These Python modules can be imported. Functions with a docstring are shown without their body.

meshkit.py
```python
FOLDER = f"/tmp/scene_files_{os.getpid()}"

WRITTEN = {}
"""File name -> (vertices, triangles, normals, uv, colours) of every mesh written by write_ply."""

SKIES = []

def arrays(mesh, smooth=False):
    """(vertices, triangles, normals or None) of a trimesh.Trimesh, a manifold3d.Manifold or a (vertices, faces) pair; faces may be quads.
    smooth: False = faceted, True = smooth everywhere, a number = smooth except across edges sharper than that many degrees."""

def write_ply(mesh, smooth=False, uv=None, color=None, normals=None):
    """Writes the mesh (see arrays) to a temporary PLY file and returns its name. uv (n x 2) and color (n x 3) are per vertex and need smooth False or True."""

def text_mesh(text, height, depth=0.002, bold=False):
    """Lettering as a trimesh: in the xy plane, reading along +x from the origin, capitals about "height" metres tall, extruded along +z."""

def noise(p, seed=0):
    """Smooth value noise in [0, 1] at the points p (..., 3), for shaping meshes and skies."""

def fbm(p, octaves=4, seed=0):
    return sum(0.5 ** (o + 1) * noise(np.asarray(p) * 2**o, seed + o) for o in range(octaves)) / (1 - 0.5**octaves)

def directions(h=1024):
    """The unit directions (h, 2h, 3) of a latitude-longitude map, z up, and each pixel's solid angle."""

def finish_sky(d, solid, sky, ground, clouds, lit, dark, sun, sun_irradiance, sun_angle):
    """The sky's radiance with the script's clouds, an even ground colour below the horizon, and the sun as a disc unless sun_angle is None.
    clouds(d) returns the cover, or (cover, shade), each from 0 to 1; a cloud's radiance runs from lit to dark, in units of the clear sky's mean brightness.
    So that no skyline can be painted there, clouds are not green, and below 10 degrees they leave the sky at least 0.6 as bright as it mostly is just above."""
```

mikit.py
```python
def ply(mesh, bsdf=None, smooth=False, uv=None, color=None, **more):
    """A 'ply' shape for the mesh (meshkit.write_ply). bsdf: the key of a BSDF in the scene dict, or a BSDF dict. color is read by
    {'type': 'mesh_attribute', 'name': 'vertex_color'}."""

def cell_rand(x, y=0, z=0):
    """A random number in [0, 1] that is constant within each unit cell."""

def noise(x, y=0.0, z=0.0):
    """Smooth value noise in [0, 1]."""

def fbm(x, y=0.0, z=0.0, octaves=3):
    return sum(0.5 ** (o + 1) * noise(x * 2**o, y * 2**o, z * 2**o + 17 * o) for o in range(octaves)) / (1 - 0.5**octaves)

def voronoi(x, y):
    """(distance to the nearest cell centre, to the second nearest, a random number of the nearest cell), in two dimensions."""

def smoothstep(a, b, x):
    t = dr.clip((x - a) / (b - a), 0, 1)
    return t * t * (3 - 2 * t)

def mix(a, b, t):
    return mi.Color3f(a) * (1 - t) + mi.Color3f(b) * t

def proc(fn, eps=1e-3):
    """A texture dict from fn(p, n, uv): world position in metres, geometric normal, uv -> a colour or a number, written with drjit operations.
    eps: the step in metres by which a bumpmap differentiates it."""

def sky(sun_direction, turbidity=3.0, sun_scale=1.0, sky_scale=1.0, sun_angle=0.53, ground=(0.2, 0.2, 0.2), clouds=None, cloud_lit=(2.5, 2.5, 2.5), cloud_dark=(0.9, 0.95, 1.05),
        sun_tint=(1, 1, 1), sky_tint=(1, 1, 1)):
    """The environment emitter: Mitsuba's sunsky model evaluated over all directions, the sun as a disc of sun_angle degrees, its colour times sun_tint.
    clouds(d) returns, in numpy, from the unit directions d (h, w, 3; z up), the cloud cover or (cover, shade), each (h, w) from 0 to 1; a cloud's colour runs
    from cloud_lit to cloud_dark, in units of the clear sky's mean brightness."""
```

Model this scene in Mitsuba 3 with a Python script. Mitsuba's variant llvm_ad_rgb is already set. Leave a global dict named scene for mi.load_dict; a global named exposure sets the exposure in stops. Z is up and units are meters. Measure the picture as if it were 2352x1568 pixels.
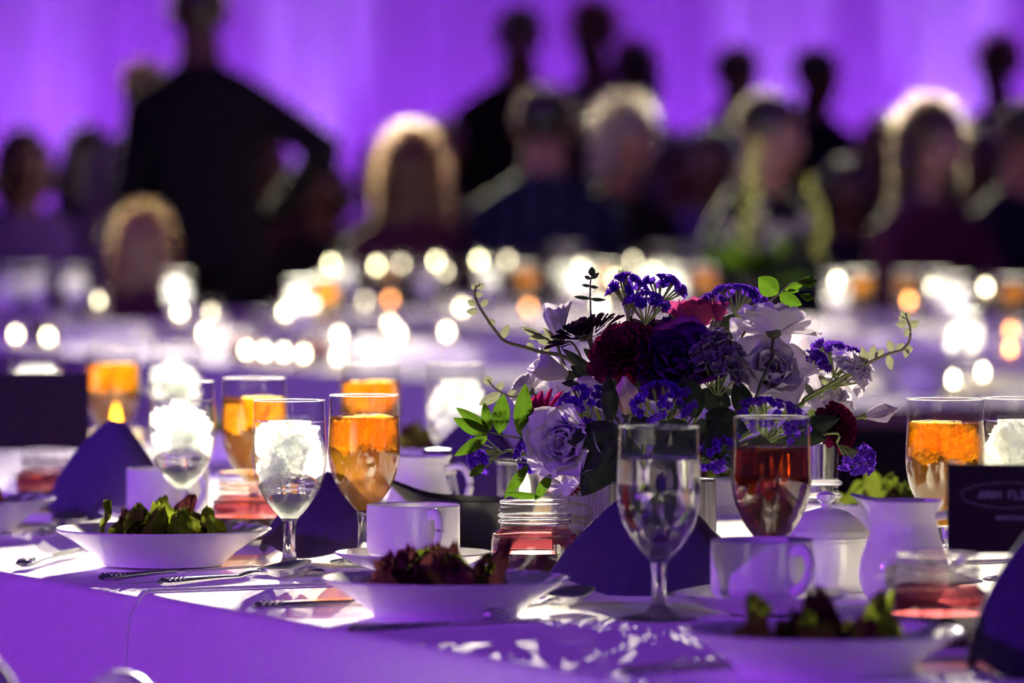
import math, random
import numpy as np
import trimesh
import manifold3d as m3
import mitsuba as mi
import drjit as dr
import mikit, meshkit

T4 = mi.ScalarTransform4f
rng = np.random.default_rng(7)
random.seed(7)
scene, labels, used = {}, {}, {}

# ------------------------------------------------------------------ camera, light, exposure
exposure = 3.0
K = 2.0 ** -exposure                       # light unit: a radiance of K renders as display white
CAM = np.array([0.0, 0.0, 1.108])
FOC, HOR = 12000.0, 455.0                  # focal length in pixels of the 2352 px frame, horizon row
PITCH = math.atan((784 - HOR) / FOC)
scene['camera'] = {'type': 'thinlens', 'fov': math.degrees(2 * math.atan(1176 / FOC)), 'fov_axis': 'x',
                   'aperture_radius': 0.0168, 'focus_distance': 4.88, 'near_clip': 0.05, 'far_clip': 200.0,
                   'to_world': T4().look_at(origin=CAM.tolist(), target=[0, 10 * math.cos(PITCH), CAM[2] - 10 * math.sin(PITCH)], up=[0, 0, 1])}
scene['room_bounce_fill'] = {'type': 'constant', 'sampling_weight': 3.0, 'radiance': {'type': 'rgb', 'value': [0.022 * K, 0.012 * K, 0.050 * K]}}  # even ambient fill standing in for light bounced around the unbuilt room

WARM = np.array([1.0, 0.91, 0.64])
# warm white stage lamps on the truss behind the guests: position, share of the light
KEYS = [((-0.40, 21.2, 4.25), 1.0), ((0.25, 21.3, 4.3), 1.0), ((0.9, 21.2, 4.25), 0.7)]
KEY_E, KEY_LENS = 19.0, 0.002               # irradiance at the nearest table in white units; share of it that leaves the lens as a broad glow
KEY_TARGET, KEY_CUT = (0.0, 5.0, 1.68), (4.9, 3.3)
# low warm lamps rimming the guests, last two added to brighten tableware: position, share
RIMS = [((-2.4, 21.4, 2.08), 1.0, (-0.9, 17.3, 1.28)), ((-0.6, 21.4, 2.08), 1.0, (-0.1, 17.3, 1.28)), ((1.55, 21.4, 2.08), 1.0, (1.0, 16.8, 1.28)), ((0.68, 21.4, 2.10), 1.0, (1.0, 16.6, 1.30)), ((-0.2, 21.4, 2.10), 1.0, (-0.68, 12.7, 0.78)), ((0.2, 21.4, 2.12), 1.7, (-0.47, 6.6, 0.86))]
RIM_E, RIM_CUT = 12.0, (12.0, 8.0)
# purple wash lamps, last three added to tint the tables behind: position, colour, irradiance at the target, target, cutoff, full beam (degrees)
PURPLES = [((-5.2, 2.0, 2.1), (0.38, 0.05, 1.0), 1.5, (0.1, 5.0, 0.8), 24, 14), ((2.2, -3.0, 3.6), (0.26, 0.05, 1.0), 0.35, (0.25, 5.0, 0.8), 13, 7), ((-1.0, 9.0, 6.8), (0.36, 0.06, 1.0), 0.85, (0.0, 14.3, 0.75), 26, 14), ((-5.0, 4.0, 2.4), (0.40, 0.16, 1.0), 1.15, (-0.5, 10.6, 0.35), 9, 5), ((-3.8, 1.5, 2.6), (0.40, 0.16, 1.0), 1.15, (1.1, 8.9, 0.35), 8, 5)]
UPLIGHTS = [(-6.4, 1.0), (-5.5, 1.0), (-4.6, 1.0), (-3.7, 1.0), (-2.8, 1.15), (-1.9, 1.1), (-1.0, 1.0), (-0.1, 0.9), (0.8, 1.0), (1.7, 1.05), (2.6, 1.0), (3.5, 1.0), (4.4, 1.0), (5.3, 1.0), (6.2, 1.0)]

# ------------------------------------------------------------------ helpers
def P(px, py, d):
    return np.array([(px - 1176) / FOC * d, d, CAM[2] - (py - HOR) / FOC * d])

def rgb(c):
    return {'type': 'rgb', 'value': [float(x) for x in c]}

def numbered(name):
    k = used.get(name, 0)
    used[name] = k + 1
    return name if k == 0 else f'{name}_{k:03d}'

def mat4(pos=(0, 0, 0), rz=0.0, s=1.0, axis=None):
    R = trimesh.transformations.rotation_matrix(rz, [0, 0, 1])
    if axis is not None:
        R = trimesh.geometry.align_vectors([0, 0, 1], np.asarray(axis, float)) @ R
    M = R.copy()
    M[:3, :3] = R[:3, :3] * np.asarray(s)
    M[:3, 3] = pos
    return M

def ply(mesh, bsdf, smooth=35, **k):
    return mikit.ply(mesh, bsdf, smooth=smooth, **k)

def put(name, label, cat, proto, M=None, group=None, kind=None, part_labels=None):
    """One thing: every entry of proto becomes a part of it ('' = the thing is one mesh)."""
    key = numbered(name)
    tw = T4((np.eye(4) if M is None else M).tolist())
    for pn, pd in proto.items():
        scene[key + ('__' + pn if pn else '')] = {**pd, 'to_world': tw}
    lab = {'label': label}
    if cat: lab['category'] = cat
    if group: lab['group'] = group
    if kind: lab['kind'] = kind
    labels[key] = lab
    for pn, t in (part_labels or {}).items():
        labels[key + '__' + pn] = t if isinstance(t, dict) else {'label': t}
    return key

def grid_faces(nu, nv, wrap=False):
    F = []
    for i in range(nu if wrap else nu - 1):
        for j in range(nv - 1):
            a, b = i * nv + j, ((i + 1) % nu) * nv + j
            F += [[a, b, b + 1], [a, b + 1, a + 1]]
    return np.array(F)

def lathe(prof, n=40):
    """Revolves a (radius, height) profile about z; profile going up the outside faces outwards."""
    prof = np.asarray(prof, float)
    ang = np.arange(n) * 2 * np.pi / n
    V = np.stack([np.cos(ang)[:, None] * prof[None, :, 0], np.sin(ang)[:, None] * prof[None, :, 0], np.repeat(prof[None, :, 1], n, 0)], -1).reshape(-1, 3)
    m = trimesh.Trimesh(V, grid_faces(n, len(prof), True), process=True)
    m.update_faces(m.nondegenerate_faces())
    return m

def curve(pts, n=8):
    """Catmull-Rom through control points."""
    p = np.asarray(pts, float)
    q = np.vstack([2 * p[0] - p[1], p, 2 * p[-1] - p[-2]])
    out = []
    for i in range(1, len(q) - 2):
        for t in np.linspace(0, 1, n, endpoint=False):
            a, b, c, d = q[i - 1:i + 3]
            out.append(0.5 * (2 * b + (c - a) * t + (2 * a - 5 * b + 4 * c - d) * t * t + (3 * b - a - 3 * c + d) * t ** 3))
    return np.array(out + [p[-1]])

def tube(pts, r, sides=8, flat=1.0):
    p = np.asarray(pts, float)
    r = np.broadcast_to(r, (len(p),)).astype(float)
    t = np.gradient(p, axis=0)
    t /= np.linalg.norm(t, axis=1, keepdims=True) + 1e-12
    ref = np.array([0, 0, 1.0]) if abs(t[:, 2]).mean() < 0.8 else np.array([1.0, 0, 0])
    a = np.cross(t, ref); a /= np.linalg.norm(a, axis=1, keepdims=True) + 1e-12
    b = np.cross(a, t)
    ang = np.arange(sides) * 2 * np.pi / sides
    V = p[:, None] + r[:, None, None] * (np.cos(ang)[None, :, None] * a[:, None] + flat * np.sin(ang)[None, :, None] * b[:, None])
    V = V.reshape(-1, 3)
    F = []
    for i in range(len(p) - 1):
        for j in range(sides):
            q, s = i * sides + j, i * sides + (j + 1) % sides
            F += [[q, q + sides, s + sides], [q, s + sides, s]]
    c0, c1 = len(V), len(V) + 1
    V = np.vstack([V, p[0], p[-1]])
    e = (len(p) - 1) * sides
    for j in range(sides):
        F += [[c0, j, (j + 1) % sides], [c1, e + (j + 1) % sides, e + j]]
    m = trimesh.Trimesh(V, np.array(F), process=False)
    if m.volume < 0: m.invert()
    return m

def torus(R, r, z, n=40, k=8):
    a = np.linspace(0, 2 * np.pi, k, endpoint=False)
    prof = np.stack([R + r * np.cos(a), z + r * np.sin(a)], 1)
    return lathe(np.vstack([prof, prof[:1]]), n)

def join(*ms):
    return trimesh.util.concatenate([m for m in ms])

def moved(m, M):
    m = m.copy(); m.apply_transform(M); return m

def box(ext, c=(0, 0, 0), bevel=0.0):
    e = np.asarray(ext, float)
    if bevel <= 0:
        b = trimesh.creation.box(e)
    else:
        h = e / 2
        pts = []
        for sx in (-1, 1):
            for sy in (-1, 1):
                for sz in (-1, 1):
                    s = np.array([sx, sy, sz])
                    for k in range(3):
                        q = h - bevel; q = q.copy(); q[k] = h[k]
                        pts.append(s * q)
        b = trimesh.convex.convex_hull(np.array(pts))
    b.apply_translation(c)
    return b

def ball(c, r, sub=2, s=(1, 1, 1)):
    m = trimesh.creation.icosphere(subdivisions=sub, radius=1.0)
    m.apply_scale(np.asarray(s, float) * r); m.apply_translation(c)
    return m

def to_tri(man):
    k = man.to_mesh()
    return trimesh.Trimesh(k.vert_properties[:, :3], k.tri_verts, process=False)

def hull_of(spheres, seg=14):
    return m3.Manifold.batch_hull([m3.Manifold.sphere(r, seg).translate([float(x) for x in c]) for c, r in spheres])

def skin_of(groups, edge=0.02, it=8):
    """Union of hulls of spheres, refined and smoothed: one continuous body."""
    man = m3.Manifold.batch_boolean([hull_of(g) for g in groups], m3.OpType.Add).refine_to_length(edge)
    t = to_tri(man)
    t.merge_vertices()
    trimesh.smoothing.filter_taubin(t, lamb=0.5, nu=0.52, iterations=it)
    return t

# ------------------------------------------------------------------ materials
def bs(name, d):
    scene['mat_' + name] = d
    return 'mat_' + name

def two(d): return {'type': 'twosided', 'bsdf': d}

def princ(c, rough=0.5, **k):
    return {'type': 'principled', 'base_color': c if isinstance(c, dict) else rgb(c), 'roughness': rough, **k}

def thin(c, trans=0.8, rough=0.5, spec_t=0.0, **k):
    return {'type': 'principledthin', 'base_color': c if isinstance(c, dict) else rgb(c), 'roughness': rough, 'diff_trans': trans, 'spec_trans': spec_t, **k}

bs('cloth', two(princ(mikit.proc(lambda p, n, uv: mikit.mix((0.70, 0.68, 0.70), (0.78, 0.76, 0.78), mikit.fbm(p.x * 90, p.y * 90, p.z * 90))), 0.85, sheen=0.3)))
bs('drape', two(princ((0.78, 0.76, 0.8), 0.7)))
bs('carpet', princ(mikit.proc(lambda p, n, uv: mikit.mix((0.02, 0.015, 0.03), (0.06, 0.045, 0.07), mikit.fbm(p.x * 6, p.y * 6, 3.0))), 0.95))
bs('china', princ((0.80, 0.79, 0.80), 0.12, specular=0.55))
bs('steel', {'type': 'roughconductor', 'material': 'none', 'alpha': 0.13, 'specular_reflectance': rgb((0.75, 0.74, 0.76))})
bs('silver_brushed', princ(mikit.proc(lambda p, n, uv: mikit.mix((0.05, 0.045, 0.05), (0.32, 0.30, 0.32), mikit.noise((p.x * 0.437 - p.y * 0.9) * 900, (p.x * 0.9 + p.y * 0.437) * 900, p.z * 14))), 0.5, metallic=0.25, specular=0.3))
bs('wall_glass', {'type': 'thindielectric', 'int_ior': 1.5})
bs('solid_glass', {'type': 'dielectric', 'int_ior': 1.5})
bs('water', {'type': 'dielectric', 'int_ior': 1.33})
bs('rim_glass', {'type': 'blendbsdf', 'weight': 0.045, 'clear': {'type': 'dielectric', 'int_ior': 1.5}, 'soft': {'type': 'roughdielectric', 'alpha': 0.14, 'int_ior': 1.5}})
bs('ice_far', {'type': 'blendbsdf', 'weight': 0.5, 'clear': {'type': 'thindielectric', 'int_ior': 1.31}, 'frost': thin((0.95, 0.96, 0.95), 1.5, 0.5, spec_t=0.6)})  # brighter copy of the ice, boosted to glow where the lamps are weak
bs('ice', {'type': 'blendbsdf', 'weight': 0.27, 'clear': {'type': 'thindielectric', 'int_ior': 1.31, 'specular_transmittance': rgb((0.86, 0.87, 0.86))}, 'frost': thin((0.95, 0.96, 0.95), 1.0, 0.55, spec_t=0.12)})
bs('tea_ice', {'type': 'blendbsdf', 'weight': 0.055, 'clear': {'type': 'thindielectric', 'int_ior': 1.31, 'specular_transmittance': rgb((0.97, 0.88, 0.6))}, 'frost': thin((0.95, 0.85, 0.50), 1.3, 0.5, spec_t=0.5)})
bs('tea', {'type': 'blendbsdf', 'weight': 0.06, 'clear': {'type': 'thindielectric', 'int_ior': 1.33, 'specular_transmittance': rgb((0.70, 0.45, 0.13))}, 'cloud': thin((0.58, 0.37, 0.05), 1.2, 0.4)})
bs('tea_deep', {'type': 'dielectric', 'int_ior': 1.33, 'specular_transmittance': rgb((0.72, 0.33, 0.06))})
bs('dressing', princ((0.045, 0.004, 0.008), 0.5, specular=0.2))
bs('dressing_film', {'type': 'blendbsdf', 'weight': 0.03, 'clear': {'type': 'thindielectric', 'specular_transmittance': rgb((0.60, 0.24, 0.27))}, 'film': thin((0.45, 0.06, 0.08), 1.0, 0.4)})
bs('napkin', two(princ(mikit.proc(lambda p, n, uv: mikit.mix((0.022, 0.005, 0.07), (0.032, 0.009, 0.10), mikit.fbm(p.x * 200, p.y * 200, p.z * 200))), 0.8, sheen=0.25)))
bs('card', two(princ((0.016, 0.011, 0.017), 0.9, specular=0.05)))
bs('card_ink', princ((0.20, 0.16, 0.26), 0.6))
bs('acrylic', {'type': 'thindielectric', 'int_ior': 1.49})
bs('wax', thin((0.9, 0.85, 0.7), 1.0, 0.4))
bs('table_wood', princ((0.25, 0.18, 0.12), 0.5))
bs('chair_white', princ((0.50, 0.49, 0.50), 0.25))
bs('chair_dark', princ((0.03, 0.025, 0.035), 0.5))
bs('black_metal', princ((0.02, 0.02, 0.022), 0.4))
bs('lettuce', thin((0.10, 0.13, 0.015), 0.8, 0.5))
bs('lettuce_pale', thin((0.26, 0.33, 0.03), 1.0, 0.5))
bs('lettuce_red', thin((0.07, 0.02, 0.025), 0.5, 0.45))
bs('tomato', princ((0.45, 0.01, 0.03), 0.2))

# ------------------------------------------------------------------ setting: floor, drape, lamps
fl = trimesh.Trimesh([[-16, -6, 0], [16, -6, 0], [16, 24, 0], [-16, 24, 0]], [[0, 1, 2], [0, 2, 3]])
put('floor', 'dark carpeted ballroom floor under the tables', None, {'': ply(fl, 'mat_carpet', False)}, kind='structure')

def drape_mesh():
    xs = np.linspace(-14, 14, 1121)
    zs = np.linspace(0, 8.5, 12)
    V = []
    for x in xs:
        ph = x * 2 * np.pi / 0.34 + 1.6 * meshkit.noise(np.array([x * 0.7, 3.1, 0.2])) * 2
        f = 0.07 * math.sin(ph) + 0.05 * (meshkit.noise(np.array([x * 1.7, 9.1, 0.2])) - 0.5) * 2
        for z in zs:
            V.append([x + 0.03 * math.cos(ph), 22.4 + f * (1 - 0.3 * z / 8.5), z + 0.02])
    return trimesh.Trimesh(np.array(V), grid_faces(len(xs), len(zs)), process=False)
put('wall_back', 'pleated pale drape washed in purple light behind the guests', None, {'': ply(drape_mesh(), 'mat_drape', True)}, kind='structure')

def emitter(c): return {'type': 'area', 'radiance': rgb(c)}

def aim(pos, target):
    return mat4(pos, 0, 1, np.asarray(target, float) - np.asarray(pos, float))

def lamp_disc(r, n=20):
    a = np.arange(n) * 2 * np.pi / n
    V = np.vstack([[0, 0, 0], np.stack([r * np.cos(a), r * np.sin(a), a * 0], 1)])
    return trimesh.Trimesh(V, [[0, i + 1, (i + 1) % n + 1] for i in range(n)], process=False)

def stage_lamp(pos, target, r, radiance, label, intensity, cutoff, beam, weight=1.5):
    can = lathe([(r * 0.5, -0.34), (r * 0.95, -0.26), (r * 1.08, -0.02), (r * 1.08, 0.10), (r * 1.04, 0.10), (r * 1.04, -0.01), (0, -0.01)], 24)
    bar = tube([[0, r * 1.1, -0.12], [0, r * 1.1 + 0.18, -0.12]], 0.02, 8)
    lens = mikit.ply(lamp_disc(r), 'mat_black_metal', smooth=False)
    if radiance is not None:
        lens['emitter'] = emitter(radiance)
    key = put('stage_lamp', label, 'stage lamp', {'can': ply(can, 'mat_black_metal'), 'bracket': ply(bar, 'mat_black_metal'), 'lens': lens}, aim(pos, target), 'stage lamps above the frame')
    d = np.subtract(target, pos); d = d / np.linalg.norm(d)
    scene[key + '_beam'] = {'type': 'spot', 'intensity': rgb(intensity), 'cutoff_angle': cutoff, 'beam_width': beam, 'sampling_weight': weight,
                            'to_world': T4().look_at(origin=(np.array(pos) + d * 0.12).tolist(), target=list(target), up=[0, 1, 0.1])}

for i, (pos, w) in enumerate(KEYS):
    d2 = np.sum(np.subtract(KEY_TARGET, pos) ** 2)
    I = KEY_E * K * w / 2.7 * d2 * WARM
    r = 0.14
    stage_lamp(pos, KEY_TARGET, r, KEY_LENS * I / (math.pi * r * r), f'warm white stage lamp on the truss behind the guests, {("left", "middle", "right")[i]} one', I * (1 - KEY_LENS), *KEY_CUT)
for i, (pos, w, tgt) in enumerate(RIMS):
    stage_lamp(pos, tgt, 0.08, None, f'unseen warm fill lamp of the lower row behind the guests, {("first", "second", "sixth", "fifth", "third", "fourth")[i]} from the left', RIM_E * K * w * np.sum(np.subtract(tgt, pos) ** 2) * WARM, *(RIM_CUT if i < 3 else (9.0, 5.0) if i == 3 else (3.4, 2.0) if i == 4 else (1.5, 0.8)))
for i, (pos, c, e, tgt, cut, beam) in enumerate(PURPLES):
    d2 = np.sum(np.subtract(tgt, pos) ** 2)
    stage_lamp(pos, tgt, 0.15, None, 'purple wash lamp ' + ('at the left of the tables', 'behind the camera at the right', 'added high over the far tables to tint their cloths', 'added low at the left to brighten the second row', 'added low at the left to brighten the right end of the second row')[i], e * K * d2 * np.array(c), cut, beam)
can = join(lathe([(0, 0), (0.09, 0), (0.1, 0.02), (0.1, 0.16), (0.085, 0.16), (0.085, 0.12), (0, 0.12)], 20))
for i, (x, w) in enumerate(UPLIGHTS):
    put('uplight', f'small black floor uplight at the foot of the drape, number {i + 1} from the left' if 0 else 'small black uplight on the floor at the foot of the drape, hidden behind the guests', 'uplight', {'': ply(can, 'mat_black_metal')}, mat4((x, 21.5, 0)), 'uplights at the drape')
    scene[f'uplight_beam_{i:03d}'] = {'type': 'spot', 'intensity': rgb(np.array((0.36, 0.050, 1.0)) * 9.6 * w * K), 'cutoff_angle': 46, 'beam_width': 8, 'sampling_weight': 0.35,
                                      'to_world': T4().look_at(origin=[x, 21.5, 0.17], target=[x, 22.5, 2.3], up=[1, 0, 0])}
for i, (x, w) in enumerate(((-0.85, 1.0), (1.11, 0.9), (1.87, 1.5), (-2.0, 0.5))):       # narrow paler washes that make the bright stripes
    scene[f'uplight_stripe_{i:03d}'] = {'type': 'spot', 'intensity': rgb(np.array((0.50, 0.26, 1.0)) * 10 * w * K), 'cutoff_angle': 10, 'beam_width': 5, 'sampling_weight': 0.35,
                                        'to_world': T4().look_at(origin=[x, 21.9, 0.17], target=[x, 22.4, 1.75], up=[1, 0, 0])}

# ------------------------------------------------------------------ table frames
E1 = np.array([-0.492, 5.02]); U = np.array([0.437, -0.8995]); N = np.array([0.8995, 0.437])
ANG = math.atan2(U[1], U[0])
E2 = np.array([0.0, 11.5]) - 0.69 * N
E3 = np.array([0.0, 11.5]) + 1.36 * N
WID = 1.25
TOP = 0.7512

def at(E, a, b, z=TOP, rz=0.0, s=1.0):
    q = E + a * U + b * N
    return mat4((q[0], q[1], z), ANG + rz, s)

def ab(E, x, y):
    v = np.array([x, y]) - E
    return v @ U, v @ N

def on(px, py, z=TOP):
    """Point of the plane at height z seen at a pixel of the frame."""
    d = FOC * (CAM[2] - z) / (py - HOR)
    return np.array([(px - 1176) / FOC * d, d, z])

def atpx(px, py, rz=0.0, s=1.0, z=TOP):
    q = on(px, py, z)
    return mat4(q, ANG + rz, s)

def cloth_mesh(a0, a1, off, seed, hem=0.12, fold=1.0, front_drop=0.66):
    """Cloth over the table: front drop, rounded edge, top, back drop. Local frame: x along the table, y across."""
    path = []
    zt = 0.0 + off
    for z in np.linspace(-front_drop, -0.014, 22): path.append((-0.004 - off, z, 1.0 - (z + front_drop) / front_drop * 1.0, -1))
    for t in np.linspace(0, math.pi / 2, 6)[1:]: path.append((-0.004 - off + 0.012 * (1 - math.cos(t)), -0.012 + 0.012 * math.sin(t) + off, 0, 0))
    for y in np.linspace(0.02, WID - 0.02, 34): path.append((y, zt, 0, 0))
    for t in np.linspace(0, math.pi / 2, 5): path.append((WID - 0.008 + off + 0.012 * math.sin(t), -0.012 + 0.012 * math.cos(t) + off, 0, 0))
    for z in np.linspace(-0.03, -front_drop, 14): path.append((WID + 0.004 + off, z, -z / front_drop, 1))
    xs = np.arange(a0, a1 + 1e-6, 0.02)
    V = []
    for x in xs:
        w1 = meshkit.noise(np.array([x * 3.1, seed, 0.3])) - 0.5
        w2 = math.sin(x * 9 + 5 * meshkit.noise(np.array([x * 1.3, seed + 5, 0.3])))
        for (y, z, k, side) in path:
            dy = side * fold * (k ** 1.2) * (0.05 * w1 + 0.022 * w2 + 0.02)
            if side == 0 and 0.05 < y < WID - 0.05:
                dz = 0.0012 * (meshkit.noise(np.array([x * 6, y * 6, seed])) - 0.5) * 0
            else: dz = 0
            if side == -1 and seed < 5:                # pressed crease along the hanging front
                dy -= 0.011 * math.exp(-((z + 0.082 + 0.012 * math.sin(x * 2.3)) / 0.007) ** 2)
            if seed == 7 and side == -1:                # the free corner of the upper cloth stands off and curls
                e_ = x - a0
                dy -= 0.004 + 0.040 * k ** 0.7 * math.exp(-e_ / 0.05) - 0.020 * k ** 0.7 * math.exp(-((e_ - 0.10) / 0.04) ** 2)
            if seed == 7 and side == 0 and z >= -0.001 + off: dz += 0.0015 * math.exp(-(x - a0) / 0.02)
            V.append([x, y + dy, z + dz])
    return trimesh.Trimesh(np.array(V), grid_faces(len(xs), len(path)), process=False)

def banquet_table(E, a0, a1, label):
    L = a1 - a0
    legs = {}
    top = box((L, WID - 0.01, 0.028), ((a0 + a1) / 2, WID / 2, -0.0165), 0.006)
    pr = {'table_top': ply(top, 'mat_table_wood', 20)}
    k = 0
    for x in (a0 + 0.25, a1 - 0.25):
        for y in (0.15, WID - 0.15):
            pr['leg' if k == 0 else f'leg_{k:03d}'] = ply(tube([[x, y, -0.03], [x, y, -0.745]], 0.016, 10), 'mat_black_metal')
            k += 1
    put('banquet_table', label, 'table', pr, at(E, 0, 0, 0.7475))
def tablecloth(E, a0, a1, off, seed, label, group=None, **k):
    m = cloth_mesh(a0, a1, off, seed, **k)
    pr = {'': ply(m, 'mat_cloth', 50)}
    if seed == 7:                                       # sewn hem along the free end, from the foot of the drop up over the top
        n = len(m.vertices) // len(np.arange(a0, a1 + 1e-6, 0.02))
        pr['hem'] = ply(tube(np.array(m.vertices[:n]) + (0.001, -0.0012, 0.0012), 0.0024, 6, 0.8), 'mat_cloth', 60)
    put('tablecloth', label, 'tablecloth', pr, at(E, 0, 0, 0.7485), group)
banquet_table(E1, -2.3, 0.375, 'long banquet table under the further white cloth of the nearest row')
banquet_table(E1, 0.385, 2.6, 'long banquet table under the nearer white cloth of the nearest row')
tablecloth(E1, -2.35, 0.40, 0.0, 1, 'white tablecloth on the nearest row, left stretch with a pressed crease along its drop', fold=0.7)
tablecloth(E1, 0.372, 2.62, 0.0045, 7, 'white tablecloth on the nearest row, right stretch overlapping the left one with its corner', fold=0.55)
banquet_table(E2, -5.6, 2.6, 'long banquet table of the second row under a white cloth')
tablecloth(E2, -5.62, 2.62, 0.0, 11, 'white tablecloth hanging deep over the second row of tables')
banquet_table(E3, -4.98, 1.6, 'long banquet table of the far row under a white cloth')
tablecloth(E3, -5.0, 1.62, 0.0, 13, 'white tablecloth over the far row of tables before the seated guests')

# ------------------------------------------------------------------ tableware prototypes
BOWL = [(0.0070, 0.0500), (0.0100, 0.0535), (0.0165, 0.0605), (0.0235, 0.0700), (0.0290, 0.0800), (0.0332, 0.0920), (0.0352, 0.1050), (0.0356, 0.1130), (0.0352, 0.1250), (0.0343, 0.1430), (0.0334, 0.1640)]
def bowl_r(z):
    b = curve(np.array([(r, z_) for r, z_ in BOWL]), 6)
    return np.interp(z, b[:, 1], b[:, 0])

def ice_mesh(z0, z1, r, n, seed, sub=3):
    g = np.random.default_rng(seed)
    out = []
    for i in range(n):
        s = g.uniform(0.008, 0.0135)
        m = trimesh.creation.icosphere(subdivisions=sub, radius=1.0)
        v = m.vertices
        v = v / np.maximum(np.abs(v).max(1, keepdims=True), 0.62)         # towards a cube
        v = v * s * g.uniform(0.8, 1.15, 3) * (1 + 0.8 * (meshkit.fbm(v * 3.1 + seed * 3 + i * 7, 3)[:, None] - 0.5))
        m.vertices = v
        m.apply_transform(trimesh.transformations.random_rotation_matrix(g.random(3)))
        rr = math.sqrt(g.random()) * (r - 0.010); a = g.random() * 6.283
        m.apply_translation([rr * math.cos(a), rr * math.sin(a), g.uniform(z0 + 0.004, z1 - 0.005)])
        out.append(m)
    m = join(*out)
    v = m.vertices
    rad = np.linalg.norm(v[:, :2], axis=1)
    lim = bowl_r(v[:, 2]) - 0.0022
    k = np.minimum(1, lim / np.maximum(rad, 1e-9))
    v[:, :2] *= k[:, None]
    v[:, 2] = np.where(v[:, 2] > z1, z1 + 0.12 * (v[:, 2] - z1), v[:, 2])
    m.vertices = v
    return m

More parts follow.
